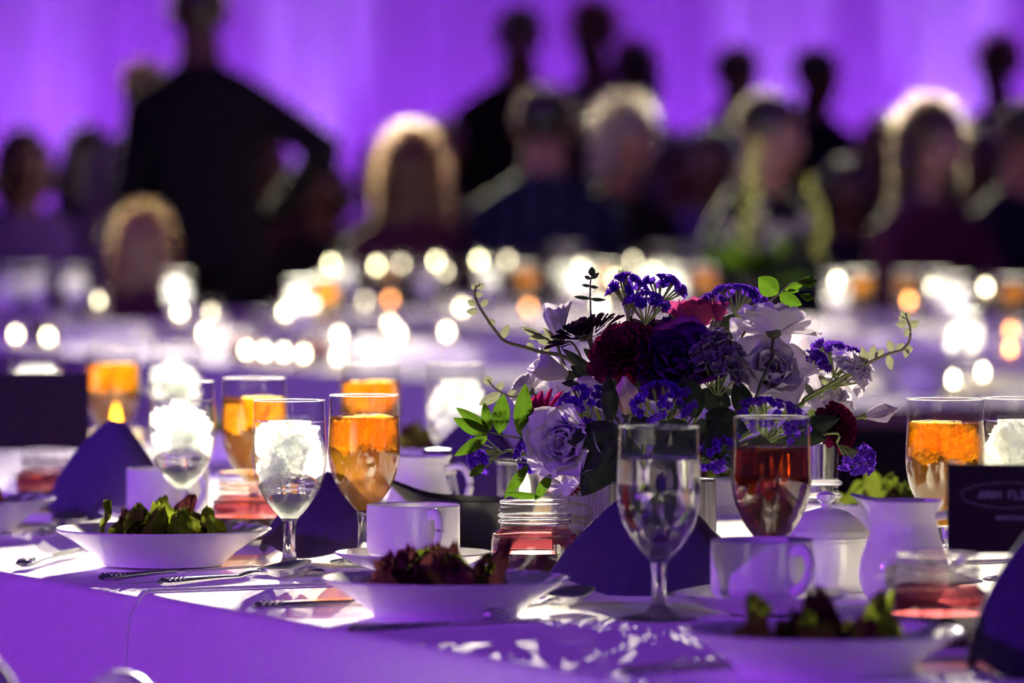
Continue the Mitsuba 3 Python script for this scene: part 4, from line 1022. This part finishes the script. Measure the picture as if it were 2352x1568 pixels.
W = lambda px, b=0.25, i=0, s=1.0: (px, b, GWB[i], 'water_goblet', 'goblet', s, TOP)
TT = lambda px, b=0.27, i=0, s=1.0: (px, b, GTB[i], 'tea_goblet', 'goblet', s, TOP)
PL = lambda px, b=0.16, s=1.25: (px, b, PLATE, 'dinner_plate', 'plate', s, TOP)
row_of(E3, [W(792), TT(893, 0.24), W(978, 0.28, 1), W(1118, 0.45), TT(1206, 0.25, 1), W(1322, 0.22), W(1348, 0.62, 1), TT(1398, 0.56), W(1485, 0.25, 1), W(1548, 0.35), TT(1618, 0.55, 1), W(1922, 0.25), TT(1975, 0.45, 1), TT(2082, 0.55), W(2196, 0.25, 1), TT(2322, 0.22), W(2150, 0.6),
            PL(800, 0.55), PL(1100, 0.75), PL(1480, 0.75), PL(2010, 0.75), PL(2250, 0.75),
            (1300, 0.62, PITCHER, 'water_pitcher', 'pitcher', 1.0, TOP), (1530, 0.95, PITCHER, 'water_pitcher', 'pitcher', 1.0, TOP)],
       {'water_goblet': 'goblet of ice water', 'tea_goblet': 'goblet of orange tea', 'dinner_plate': 'white plate', 'water_pitcher': 'glass water pitcher'}, 'far table', 'far table')
def glint_flame(h, hot):
    """Added flame in a clear holder, standing in for a glass glint, on a foot and stem when it is tall."""
    z = h - 0.05
    prof = [(0, 0.0008), (0.026, 0), (0.027, 0.002)] + ([(0.006, 0.008), (0.004, z * 0.5), (0.005, z - 0.004)] if h > 0.08 else []) + [(0.020, z), (0.023, z + 0.006), (0.0235, h + 0.012)]
    fl = lathe(curve(np.array([(0.0, h - 0.036), (0.0042, h - 0.032), (0.0052, h - 0.026), (0.0034, h - 0.019), (0.0, h - 0.013)]), 4), 14)
    f = ply(fl, 'mat_wax', True)
    f['emitter'] = {**emitter(np.array(hot) * K), 'sampling_weight': 0.0}
    return {'holder': ply(lathe(prof, 24), 'mat_wall_glass', 35), 'wax': ply(lathe([(0, z + 0.002), (0.018, z + 0.002), (0.019, z + 0.009), (0, z + 0.009)], 20), 'mat_wax', 40), 'wick': ply(tube([[0, 0, z + 0.009], [0, 0, h - 0.033]], 0.0006, 5), 'mat_black_metal'), 'flame': f}
TALL, LOW, DIMT, ORANGE = (34, 30, 17), (38, 33, 19), (12, 10.5, 7), (26, 9, 2.2)  # emission of the added flames that stand in for glass glints
TABLES = ((E2, -5.55, 2.55), (E3, -4.93, 1.55))
def stand_for(px, py, d0):
    """Where on the cloths, and on how tall a holder, an added flame for a glint at this place of the frame can stand (nearest to the distance d0)."""
    best = (1e9, None, None)
    for d in np.arange(8.4, 18.5, 0.04):
        q = P(px, py, d)
        if any(a0 < ab(E, q[0], q[1])[0] < a1 and 0.06 < ab(E, q[0], q[1])[1] < WID - 0.06 for E, a0, a1 in TABLES):
            h = q[2] - TOP
            cost = abs(d - d0) * 0.02 + 3 * max(0, 0.03 - h) + 3 * max(0, h - 0.24)
            if cost < best[0]: best = (cost, q, max(h, 0.03))
    return best[1], best[2]
def lights_at(spots, where):
    spots = sorted(spots, key=lambda q: q[0])
    made = []
    for i, (px, py, d, hot) in enumerate(spots):
        q, h = stand_for(px, py, d)
        for o in made:                                  # keep the holders apart
            if np.linalg.norm(q[:2] - o[:2]) < 0.058:
                q[:2] = o[:2] + (q[:2] - o[:2] + (0.004, 0.008)) / np.linalg.norm(q[:2] - o[:2] + (0.004, 0.008)) * 0.06
        made.append(q)
        tall = h > 0.06
        put('tall_glint_flame' if tall else 'glint_flame', f'{"tall" if tall else "low"} lit tealight glowing as a soft disc on the {where}, {NTH[i]} from the left' if i < 15 else f'{"tall" if tall else "low"} lit tealight glowing as a soft disc on the {where}, {NTH[len(spots) - 1 - i]} from the right',
            'candle', glint_flame(h + 0.026, hot), mat4((q[0], q[1], TOP)), group=f'added glint flames on the {where}')
lights_at([(760, 606, 15, TALL), (865, 610, 15, TALL), (922, 606, 15, DIMT), (1002, 600, 15, TALL), (1022, 622, 15, DIMT), (1100, 597, 15, TALL), (1166, 598, 15, DIMT), (1335, 615, 15, TALL), (1372, 640, 15, TALL), (1484, 622, 15, TALL), (1548, 640, 15, TALL), (1922, 645, 12, TALL), (2140, 657, 12, DIMT), (2264, 660, 12, TALL), (1440, 600, 15, DIMT), (838, 690, 15, DIMT),
           (895, 742, 15, LOW), (914, 764, 15, LOW), (1026, 762, 15, LOW), (1028, 706, 15, LOW), (2200, 762, 12, LOW), (1345, 700, 15, LOW), (896, 688, 15, ORANGE), (1214, 706, 15, ORANGE), (2088, 690, 12, ORANGE), (2322, 758, 12, ORANGE), (2320, 800, 12, ORANGE), ], 'far table')
lights_at([(412, 716, 13, TALL), (484, 718, 13, DIMT), (654, 716, 13, TALL), (470, 764, 12, LOW), (757, 770, 12, LOW), (566, 815, 11, LOW), (607, 832, 11, LOW), (651, 825, 11, LOW), (697, 845, 11, LOW), (110, 790, 12, TALL), (36, 797, 12, TALL), (776, 858, 11, LOW), (2190, 872, 10, LOW), (2258, 855, 10, LOW), (720, 700, 12, DIMT), (226, 690, 12, DIMT)], 'second table')
row_of(E2, [PL(410, 0.69), PL(668, 0.69), PL(48, 0.69), PL(2110, 0.69), PL(1176, 0.69), PL(1480, 0.69), W(690, 0.60), W(408, 0.80, 1), TT(745, 0.86, 1), W(86, 0.9), W(172, 0.95, 1), W(25, 0.8), W(2215, 0.45, 1, 0.95), W(-6, 0.5),
            (475, 0.92, CUP, 'coffee_cup', 'cup', 1.0, TOP), (1290, 0.5, CUP, 'coffee_cup', 'cup', 1.0, TOP), (2120, 0.4, CUP, 'coffee_cup', 'cup', 1.0, TOP),
            (565, 0.12, JAR, 'dressing_jar', 'jar', 1.0, TOP), (592, 0.24, shaker(), 'salt_shaker', 'shaker', 1.0, TOP), (636, 0.24, shaker(), 'salt_shaker', 'shaker', 1.0, TOP), (716, 0.22, JAR, 'dressing_jar', 'jar', 1.0, TOP), (100, 0.2, JAR, 'dressing_jar', 'jar', 1.0, TOP), (806, 0.20, shaker(), 'salt_shaker', 'shaker', 1.0, TOP)],
       {'water_goblet': 'goblet of ice water', 'tea_goblet': 'goblet of orange tea', 'dinner_plate': 'white plate', 'coffee_cup': 'white coffee cup', 'dressing_jar': 'small jar', 'salt_shaker': 'small glass shaker'}, 'second table', 'second table')

# ------------------------------------------------------------------ people
bs('skin', princ((0.42, 0.22, 0.17), 0.5))
bs('skin_dark', princ((0.16, 0.075, 0.05), 0.45))
for nm, c in (('black', (0.012, 0.012, 0.014)), ('brown', (0.045, 0.022, 0.014)), ('blond', (0.40, 0.27, 0.12)), ('auburn', (0.12, 0.04, 0.02)), ('grey', (0.35, 0.33, 0.31))):
    bs('hair_' + nm, princ(c, 0.33, specular=0.9))
    bs('wisp_' + nm, thin(np.minimum(1, np.array(c) * 1.2 + (0.40, 0.34, 0.24)), 1.6, 0.5, spec_t=0.6))  # hair colour paled so the loose hairs carry the rim glow
bs('suit_black', princ((0.012, 0.011, 0.013), 0.8, specular=0.15))
bs('suit_navy', princ((0.012, 0.012, 0.03), 0.8, specular=0.15))
bs('dress_plum', princ((0.10, 0.02, 0.05), 0.7, specular=0.2))
bs('blouse_lilac', princ((0.25, 0.18, 0.28), 0.7, specular=0.2))
bs('dress_purple', princ((0.10, 0.03, 0.28), 0.7))
bs('plaid', princ(mikit.proc(lambda p, n, uv: mikit.mix((0.03, 0.035, 0.10), (0.012, 0.012, 0.03), mikit.smoothstep(0.3, 0.7, mikit.smoothstep(-0.2, 0.2, dr.sin(p.x * 70)) * 0.6 + 0.4 * mikit.smoothstep(-0.2, 0.2, dr.sin(p.z * 70))))), 0.8, specular=0.15))
bs('eye', princ((0.6, 0.6, 0.6), 0.2))
bs('shoe', princ((0.01, 0.01, 0.01), 0.3))

def hand_bones(w, d, side):
    """Palm and five bent fingers; w = wrist, d = unit direction of the hand, fingers curl towards -y / down."""
    d = np.asarray(d, float); d /= np.linalg.norm(d)
    sidev = np.array([side, 0, 0.0]); sidev -= d * (sidev @ d); sidev /= np.linalg.norm(sidev)
    dn = np.cross(d, sidev) * side
    if dn[2] > 0 and abs(d[2]) < 0.7: dn = -dn
    w = np.asarray(w, float)
    g = [[(w, 0.024), (w + d * 0.075 + sidev * 0.024, 0.015), (w + d * 0.078 - sidev * 0.026, 0.014)]]
    for k, (o, L) in enumerate(((0.027, 0.066), (0.009, 0.076), (-0.010, 0.070), (-0.027, 0.055))):
        p0 = w + d * 0.078 + sidev * o
        p1 = p0 + d * L * 0.5 + dn * L * 0.10
        p2 = p1 + d * L * 0.38 + dn * L * 0.30
        g += [[(p0, 0.0095), (p1, 0.0088)], [(p1, 0.0088), (p2, 0.0078)]]
    t0 = w + d * 0.022 + sidev * 0.026
    t1 = t0 + d * 0.030 + sidev * 0.024 + dn * 0.008
    g += [[(t0, 0.012), (t1, 0.0105)], [(t1, 0.0105), (t1 + d * 0.028 + sidev * 0.004 + dn * 0.008, 0.009)]]
    return g

def skeleton(pose):
    J = {}
    lean = {'stand': 0.0, 'sit': 0.06, 'listen': -0.02}[pose if pose in ('stand', 'sit') else 'listen']
    if pose == 'stand':
        hip, sh, hd = 0.93, 1.43, 1.66
        J['feet'] = [((s * 0.10, 0.02, 0.06), (s * 0.11, -0.17, 0.035)) for s in (-1, 1)]
        J['legs'] = [((s * 0.09, 0, 0.92), (s * 0.10, -0.02, 0.50), (s * 0.10, 0.02, 0.08)) for s in (-1, 1)]
        J['arms'] = [((s * 0.180, 0, 1.365), (s * 0.235, 0.03, 1.10), (s * 0.215, -0.07, 0.86)) for s in (-1, 1)]
        J['hd'] = [(0, -0.15, -1.0)] * 2
        J['spine'] = [(0, 0, 0.95), (0, 0.01, 1.15), (0, 0.015, 1.29)]
        J['neck'] = (0, 0.0, 1.50); J['head'] = (0, -0.015, 1.66)
    elif pose == 'akimbo':                                 # one hand on the hip, the other arm hanging
        J = skeleton('stand')
        J['arms'][0] = ((-0.185, 0, 1.370), (-0.395, 0.06, 1.235), (-0.215, -0.06, 1.010))
        J['hd'] = [(0.75, -0.5, -0.35), (0, -0.15, -1.0)]
        return J
    elif pose == 'hold':                                   # standing with forearms raised in front
        J = skeleton('stand')
        J['arms'] = [((s * 0.180, 0, 1.365), (s * 0.25, 0.0, 1.11), (s * 0.12, -0.24, 1.17)) for s in (-1, 1)]
        J['hd'] = [(-s * 0.5, -0.8, 0.3) for s in (-1, 1)]
        return J
    else:
        J['feet'] = [((s * 0.11, -0.42, 0.06), (s * 0.12, -0.60, 0.035)) for s in (-1, 1)]
        J['legs'] = [((s * 0.10, 0.02, 0.53), (s * 0.12, -0.42, 0.53), (s * 0.11, -0.40, 0.08)) for s in (-1, 1)]
        J['arms'] = [((s * 0.180, -0.01, 0.945), (s * 0.25, -0.10, 0.73), (s * 0.14, -0.34, 0.80)) for s in (-1, 1)]
        J['hd'] = [(-s * 0.55, -0.8, -0.1) for s in (-1, 1)]
        J['spine'] = [(0, 0.03, 0.55), (0, 0.05, 0.74), (0, 0.03, 0.88)]
        J['neck'] = (0, 0.0, 1.08); J['head'] = (0, -0.025, 1.235)
    return J

def person_meshes(pose, female=False, edge=0.024):
    J = skeleton(pose)
    V = lambda p: np.asarray(p, float)
    h = V(J['head']); nk = V(J['neck']); sp = [V(p) for p in J['spine']]
    k = 0.86 if female else 1.0
    g = []
    # head: cranium, face, jaw, nose, brow, lips, ears
    g.append([(h + (0, 0.020, 0.028), 0.079), (h + (0, -0.028, 0.020), 0.068), (h + (0, -0.045, -0.055), 0.045)])
    g.append([(h + (0, -0.045, -0.055), 0.045), (h + (0, -0.068, -0.088), 0.022), (h + (0.038, -0.010, -0.060), 0.024), (h + (-0.038, -0.010, -0.060), 0.024)])
    g.append([(h + (0, -0.092, 0.004), 0.009), (h + (0, -0.113, -0.036), 0.0125), (h + (0, -0.088, -0.042), 0.016)])
    g.append([(h + (-0.036, -0.078, 0.022), 0.013), (h + (0.036, -0.078, 0.022), 0.013)])
    g.append([(h + (-0.020, -0.088, -0.064), 0.0075), (h + (0.020, -0.088, -0.064), 0.0075), (h + (0, -0.094, -0.062), 0.008)])
    for s in (-1, 1):
        g.append([(h + (s * 0.080, 0.016, 0.008), 0.012), (h + (s * 0.078, 0.014, -0.030), 0.009), (h + (s * 0.086, 0.026, 0.004), 0.008)])
    g.append([(nk + (0, 0.022, -0.05), 0.075 * k), (h + (0, 0.012, -0.060), 0.064 * k)])
    # trunk
    tr = [[(sp[0] + (s * 0.085, 0, 0), 0.105) for s in (-1, 1)] + [(sp[1] + (s * 0.062, 0, 0), 0.098 * k) for s in (-1, 1)],
          [(sp[1] + (s * 0.062, 0, 0), 0.098 * k) for s in (-1, 1)] + [(sp[2] + (s * 0.10 * k, -0.01, 0), 0.102 * k) for s in (-1, 1)],
          [(sp[2] + (s * 0.10 * k, -0.01, 0), 0.102 * k) for s in (-1, 1)] + [(nk + (0, 0.022, -0.055), 0.085 * k)] + [(V(a[0]) * (k if 0 else 1), 0.056 * k) for a in J['arms']]]
    g += tr
    arms, legs, hands, feet = [], [], [], []
    for i, (a, b, c) in enumerate(J['arms']):
        a, b, c = V(a), V(b), V(c)
        arms += [[(a, 0.055 * k), (b, 0.041 * k)], [(b, 0.041 * k), (c, 0.028 * k)]]
        hands += hand_bones(c, J['hd'][i], 1 if i == 0 else -1)
    for a, b, c in J['legs']:
        a, b, c = V(a), V(b), V(c)
        legs += [[(a, 0.092), (b, 0.060)], [(b, 0.060), (b * 0.55 + c * 0.45 + (0, 0.015, 0), 0.055), (c, 0.038)]]
    for a, b in J['feet']:
        feet += [[(V(a), 0.045), (V(b), 0.034)], [(V(a) + (0, 0.02, -0.02), 0.036), (V(a), 0.045)]]
    body = skin_of(g + arms + legs + hands + feet, edge, 6)
    infl = lambda gs, d: [[(c, r + d) for c, r in q] for q in gs]
    top = infl(tr, 0.014) + infl(arms, 0.013)
    hipb = [(sp[0] + (s * 0.095, 0, -0.05 if pose in ('stand', 'hold', 'akimbo') else 0.0), 0.115) for s in (-1, 1)]
    top.append(hipb + [(sp[1] + (s * 0.062, 0, 0), 0.11 * k) for s in (-1, 1)])
    jacket = skin_of(top, edge, 6)
    # open the neckline and the cuffs
    cut = m3.Manifold(m3.Mesh(np.asarray(jacket.vertices, np.float32), np.asarray(jacket.faces, np.uint32)))
    if cut.status() == m3.Error.NoError and not cut.is_empty():
        cut = cut - hull_of([(nk + (0, 0.015, -0.03), 0.074 * k), (nk + (0, -0.02, 0.10), 0.11)])
        for a, b, c in J['arms']:
            d = V(c) - V(b); d /= np.linalg.norm(d)
            cut = cut - hull_of([(V(c) + d * 0.035, 0.045), (V(c) + d * 0.12, 0.05)])
        jacket = to_tri(cut)
    trousers = skin_of(infl(legs, 0.012) + [[(sp[0] + (s * 0.085, 0, 0), 0.113) for s in (-1, 1)] + [(V(l[0]), 0.104) for l in J['legs']]], edge * 1.2, 6)
    shoes = skin_of(infl(feet, 0.009), edge, 4)
    eyes = [ball(h + (s * 0.032, -0.083, 0.004), 0.0115, 1) for s in (-1, 1)]
    return J, {'body': body, 'jacket': jacket, 'trousers': trousers, 'shoes': shoes, 'eyes': eyes, 'head': h}

def hair_mesh(h, style, seed=0):
    h = np.asarray(h, float)
    cap = hull_of([(h + (0, 0.024, 0.036), 0.090), (h + (0, -0.022, 0.040), 0.076)], 22)
    cap = cap - hull_of([(h + (0, -0.10, -0.02), 0.060), (h + (0, -0.15, -0.02), 0.10), (h + (0, -0.10, -0.10), 0.07)], 22) - m3.Manifold.cube([0.3, 0.3, 0.2], True).translate([float(h[0]), float(h[1]) - 0.09, float(h[2]) - 0.135])
    gs = [cap]
    if style == 'long':
        for s in (-1, 1):
            gs.append(hull_of([(h + (s * 0.070, 0.020, 0.03), 0.034), (h + (s * 0.092, 0.030, -0.10), 0.036)]))
            gs.append(hull_of([(h + (s * 0.092, 0.030, -0.10), 0.036), (h + (s * 0.105, 0.005, -0.24), 0.034), (h + (s * 0.10, -0.02, -0.32), 0.018)]))
        gs.append(hull_of([(h + (s * 0.05, 0.065, z), 0.05) for s in (-1, 1) for z in (0.02, -0.22)] + [(h + (0, 0.07, -0.31), 0.03)]))
    elif style == 'bob':
        for s in (-1, 1):
            gs.append(hull_of([(h + (s * 0.070, 0.015, 0.03), 0.038), (h + (s * 0.088, 0.012, -0.085), 0.038)]))
        gs.append(hull_of([(h + (s * 0.045, 0.06, z), 0.052) for s in (-1, 1) for z in (0.02, -0.10)]))
    elif style == 'bun':
        gs.append(hull_of([(h + (0, 0.085, 0.085), 0.045), (h + (0, 0.06, 0.06), 0.05)]))
    t = to_tri(m3.Manifold.batch_boolean(gs, m3.OpType.Add).refine_to_length(0.012))
    t.merge_vertices()
    n = t.vertex_normals
    v = t.vertices
    w = meshkit.fbm(v * np.array([55, 55, 14]) + seed * 9.1, 3)[:, None] - 0.5
    t.vertices = v + n * w * (0.016 if style != 'short' else 0.010)
    trimesh.smoothing.filter_taubin(t, iterations=2)
    return t

def ribbon(pts, r, side):
    p = np.asarray(pts, float)
    t = np.gradient(p, axis=0)
    a = np.cross(t, side); a /= np.linalg.norm(a, axis=1, keepdims=True) + 1e-12
    w = np.asarray(r)[:, None]
    return trimesh.Trimesh(np.stack([p - a * w, p + a * w], 1).reshape(-1, 3), grid_faces(len(p), 2), process=False)

def hair_wisps(h, style, seed, n=150):
    """Loose single hairs standing off the outline, each a thin tapered ribbon."""
    g = np.random.default_rng(seed)
    h = np.asarray(h, float) + (0, 0.012, 0.03)
    out = []
    for i in range(n):
        a = g.uniform(0, 6.283); el = g.uniform(-0.15, 1.5)
        d = np.array([math.cos(a) * math.cos(el), math.sin(a) * math.cos(el), math.sin(el)])
        if d[1] < -0.55 and d[2] < 0.6: continue
        p0 = h + d * 0.084
        tang = np.cross(d, g.normal(size=3)); tang /= np.linalg.norm(tang)
        L = g.uniform(0.018, 0.040) * (1.5 if style != 'short' else 0.7)
        p1 = p0 + d * L * 0.5 + tang * L * 0.5
        p2 = p1 + d * L * 0.15 + tang * L * 0.8
        out.append(ribbon([p0, p1, p2], [0.0015, 0.0013, 0.0005], g.normal(size=3)))
    if style == 'long':
        for i in range(320):
            s = g.choice([-1, 1])
            z0 = g.uniform(-0.25, 0.02)
            p0 = h + np.array([s * g.uniform(0.105, 0.125), g.uniform(-0.01, 0.05), z0])
            out.append(ribbon([p0, p0 + (s * 0.010, 0, -0.025), p0 + (s * 0.014, 0.004, -0.06)], [0.0013, 0.0011, 0.0005], g.normal(size=3)))
    return join(*out)

_pc, _hc = {}, {}
def person(px, d, label, pose='stand', female=False, top='suit_black', bottom='suit_black', skin='skin', hair='black', style='short', turn=0.0, s=1.0, dz=0.0, wisps=True, lean=0.0):
    key = (pose, female)
    if key not in _pc:
        J, ms = person_meshes(pose, female)
        _pc[key] = (ms['head'], {k: mikit.ply(ms[k], None, smooth=True if k != 'jacket' else 50) for k in ('body', 'jacket', 'trousers', 'shoes')}, [mikit.ply(e, None, smooth=True) for e in ms['eyes']])
    head, pl, eyes = _pc[key]
    hk = (key, style)
    if hk not in _hc:
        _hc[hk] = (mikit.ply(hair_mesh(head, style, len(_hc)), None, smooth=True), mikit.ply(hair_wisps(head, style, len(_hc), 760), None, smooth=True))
    ref = lambda q, m: {**q, 'bsdf': {'type': 'ref', 'id': 'mat_' + m}}
    pr = {'body': ref(pl['body'], skin), 'jacket' if not female else 'top': ref(pl['jacket'], top), 'trousers': ref(pl['trousers'], bottom), 'shoes': ref(pl['shoes'], 'shoe'),
          'hair': ref(_hc[hk][0], 'hair_' + hair), 'eye': ref(eyes[0], 'eye'), 'eye_001': ref(eyes[1], 'eye')}
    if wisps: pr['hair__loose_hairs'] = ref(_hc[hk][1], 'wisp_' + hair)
    X = (px - 1176) / FOC * d
    return put('person', label, 'person', pr, mat4((X, d, dz), 0, 1) @ trimesh.transformations.rotation_matrix(lean, [0, 1, 0]) @ mat4((0, 0, 0), turn, s), part_labels={'hair__loose_hairs': {'label': 'loose hairs paled to glow in the rim light', 'kind': 'stuff'}} if wisps else None)

def chair_proto():
    pr = {'seat': ply(box((0.44, 0.44, 0.05), (0, 0, 0.435), 0.015), 'mat_chair_dark', 30), 'backrest': ply(box((0.42, 0.035, 0.36), (0, 0.235, 0.68), 0.014), 'mat_chair_dark', 30)}
    for k, (x, y) in enumerate(((-0.19, -0.19), (0.19, -0.19), (-0.19, 0.21), (0.19, 0.21))):
        pts = [[x, y, 0.41], [x * 1.03, y * 1.05, 0.0]] if y < 0 else [[x, 0.235, 0.60], [x, y, 0.41], [x * 1.03, y * 1.12, 0.0]]
        pr['leg' if k == 0 else f'leg_{k:03d}'] = ply(tube(curve(pts, 4), 0.011, 8), 'mat_black_metal', 50)
    return pr
CHAIR = chair_proto()
def seated(px, d, label, where, **k):
    turn = k.get('turn', 0.0)
    X = (px - 1176) / FOC * d
    sc = k.get('s', 1.0)
    put('banquet_chair', f'dark banquet chair under {where}', 'chair', CHAIR, mat4((X, d + 0.0, k.get('dz', 0.0)), turn, 1.0 * sc), group='chairs of the seated guests')
    person(px, d, label, pose='sit', **k)

person(482, 17.0, 'tall person in a black jacket standing at the left with back turned', 'akimbo', top='suit_black', skin='skin_dark', hair='brown', turn=math.pi, s=1.02, lean=-0.02)
person(330, 18.2, 'blond person half hidden behind the tall standing person at the left', 'stand', True, top='blouse_lilac', hair='blond', style='short', turn=0.5, s=0.89)
person(1192, 20.5, 'person in a black suit standing centre back, left of the thin one', 'stand', top='suit_black', skin='skin_dark', hair='black', turn=0.1, s=1.04)
person(1362, 20.95, 'thin person in a lilac blouse standing right of the black-suited one', 'stand', True, top='blouse_lilac', skin='skin_dark', hair='auburn', style='bun', turn=-0.4, s=1.055)
person(1456, 21.2, 'person in a dark purple dress standing right behind the thin lilac one', 'stand', True, top='dress_purple', skin='skin_dark', hair='black', style='bob', turn=-0.8, s=0.97)
person(1690, 20.6, 'dark-haired person standing behind the seated person with the bright cheek', 'stand', top='suit_black', skin='skin_dark', hair='brown', turn=0.5, s=0.955)
person(1872, 20.8, 'person in a dark navy jacket standing between the seated ones at the right', 'stand', top='suit_navy', skin='skin_dark', hair='black', turn=0.7, s=0.955)
person(2290, 21.0, 'person with a dark plum top standing at the far right', 'stand', True, top='dress_plum', skin='skin_dark', hair='auburn', style='bun', turn=-0.5, s=0.98)

seated(328, 15.9, 'small seated person with long blond glowing hair at the left, back turned', 'the small person with long blond hair', female=True, top='dress_plum', bottom='dress_plum', hair='blond', style='long', turn=math.pi + 0.2, s=0.79)
seated(945, 17.7, 'seated person with long auburn hair rimmed in light, left of the centre', 'the person with long auburn hair', female=True, top='dress_plum', bottom='dress_plum', hair='auburn', style='long', turn=math.pi + 0.3, s=0.985)
seated(1250, 17.6, 'broad seated person in a blue plaid shirt, seen from behind', 'the broad person in plaid', top='plaid', bottom='suit_navy', hair='black', turn=math.pi - 0.15, s=1.09)
seated(1428, 18.1, 'seated person with pale glowing hair right of the plaid shirt', 'the person with pale hair', female=True, top='suit_black', hair='grey', style='bob', turn=0.8, s=1.06)
seated(1752, 16.6, 'seated person with short black hair and a bright left cheek, behind the far flowers', 'the person with the bright cheek', top='suit_navy', hair='black', turn=0.9, s=1.06)
seated(2130, 16.4, 'seated person with long dark brown hair at the right', 'the person with long brown hair', female=True, top='dress_plum', hair='brown', style='long', turn=0.7, s=1.035)
seated(2350, 17.4, 'seated person cut off by the right edge', 'the person at the right edge', hair='black', top='suit_navy', turn=0.6, s=1.05)
# the dim crowd: px in the frame, distance, hair, style, size, clothes, turn
DIM = [(54, 18.6, 'brown', 'bob', 1.0, 'dress_purple', 0.3), (-80, 19.7, 'black', 'short', 0.98, 'suit_black', 0.2), (205, 19.6, 'black', 'long', 1.02, 'suit_navy', 3.3), (600, 19.5, 'auburn', 'long', 1.0, 'dress_plum', 0.2), (740, 18.7, 'black', 'bob', 0.93, 'suit_black', 0.0), (880, 19.8, 'auburn', 'bob', 0.98, 'dress_plum', 0.3), (1010, 19.0, 'auburn', 'bun', 1.03, 'dress_plum', -0.3), (1565, 19.6, 'black', 'short', 1.0, 'suit_black', 0.3), (1640, 18.3, 'black', 'short', 1.0, 'dress_purple', -0.2), (2035, 19.5, 'auburn', 'bob', 1.05, 'dress_plum', 0.1), (1945, 18.2, 'black', 'bob', 0.92, 'suit_navy', 0.2), (2245, 18.6, 'brown', 'bob', 1.0, 'suit_black', -0.2), (2390, 19.6, 'black', 'short', 1.0, 'suit_black', 0.1)]
for i, (px, d, hair, style, s, top, turn) in enumerate(DIM):
    n_ = NTH[[x[0] for x in sorted(DIM)].index(px)]
    seated(px, d, f'dim seated guest in the dark crowd before the drape, {n_} from the left', f'the {n_} dim guest from the left', female=style != 'short', top=top, bottom='suit_black', skin='skin_dark', hair=hair, style=style, turn=turn, s=s, wisps=False)

# front chairs: white rounded backs at the lower left
def white_chair():
    w = 0.20
    arch = [[-w, 0, 0.30], [-w * 0.96, 0, 0.52], [-w * 0.76, 0, 0.645], [-w * 0.42, 0, 0.730], [0, 0, 0.76], [w * 0.42, 0, 0.730], [w * 0.76, 0, 0.645], [w * 0.96, 0, 0.52], [w, 0, 0.30]]
    panel = []
    c = curve(arch, 6)
    import shapely.geometry as sg
    poly = sg.Polygon([(p[0], p[2]) for p in c]).buffer(-0.004)
    pm = trimesh.creation.extrude_polygon(poly, 0.016, engine='earcut')
    pm.apply_transform(trimesh.transformations.rotation_matrix(math.pi / 2, [1, 0, 0]))
    pm.apply_translation([0, 0.008, 0])
    pr = {'back_frame': ply(tube(c, 0.013, 12), 'mat_chair_white', 60), 'back_panel': ply(pm, 'mat_chair_white', 30), 'seat': ply(box((0.42, 0.42, 0.04), (0, 0.20, 0.44), 0.014), 'mat_chair_white', 30)}
    for k, (x, y) in enumerate(((-0.19, 0.0), (0.19, 0.0), (-0.19, 0.39), (0.19, 0.39))):
        pr['leg' if k == 0 else f'leg_{k:03d}'] = ply(tube([[x, y, 0.42], [x * 1.04, y - 0.02, 0.0]], 0.013, 10), 'mat_chair_white', 50)
    return pr
WCHAIR = white_chair()
put('white_chair', 'white chair with a shiny rounded back before the tablecloth, nearer one', 'chair', WCHAIR, mat4((-0.292, 3.93, 0.0), ANG, 0.974))
put('white_chair', 'white chair cut off at the lower left corner', 'chair', WCHAIR, mat4((-0.385, 3.68, 0.0), ANG, 1.03))
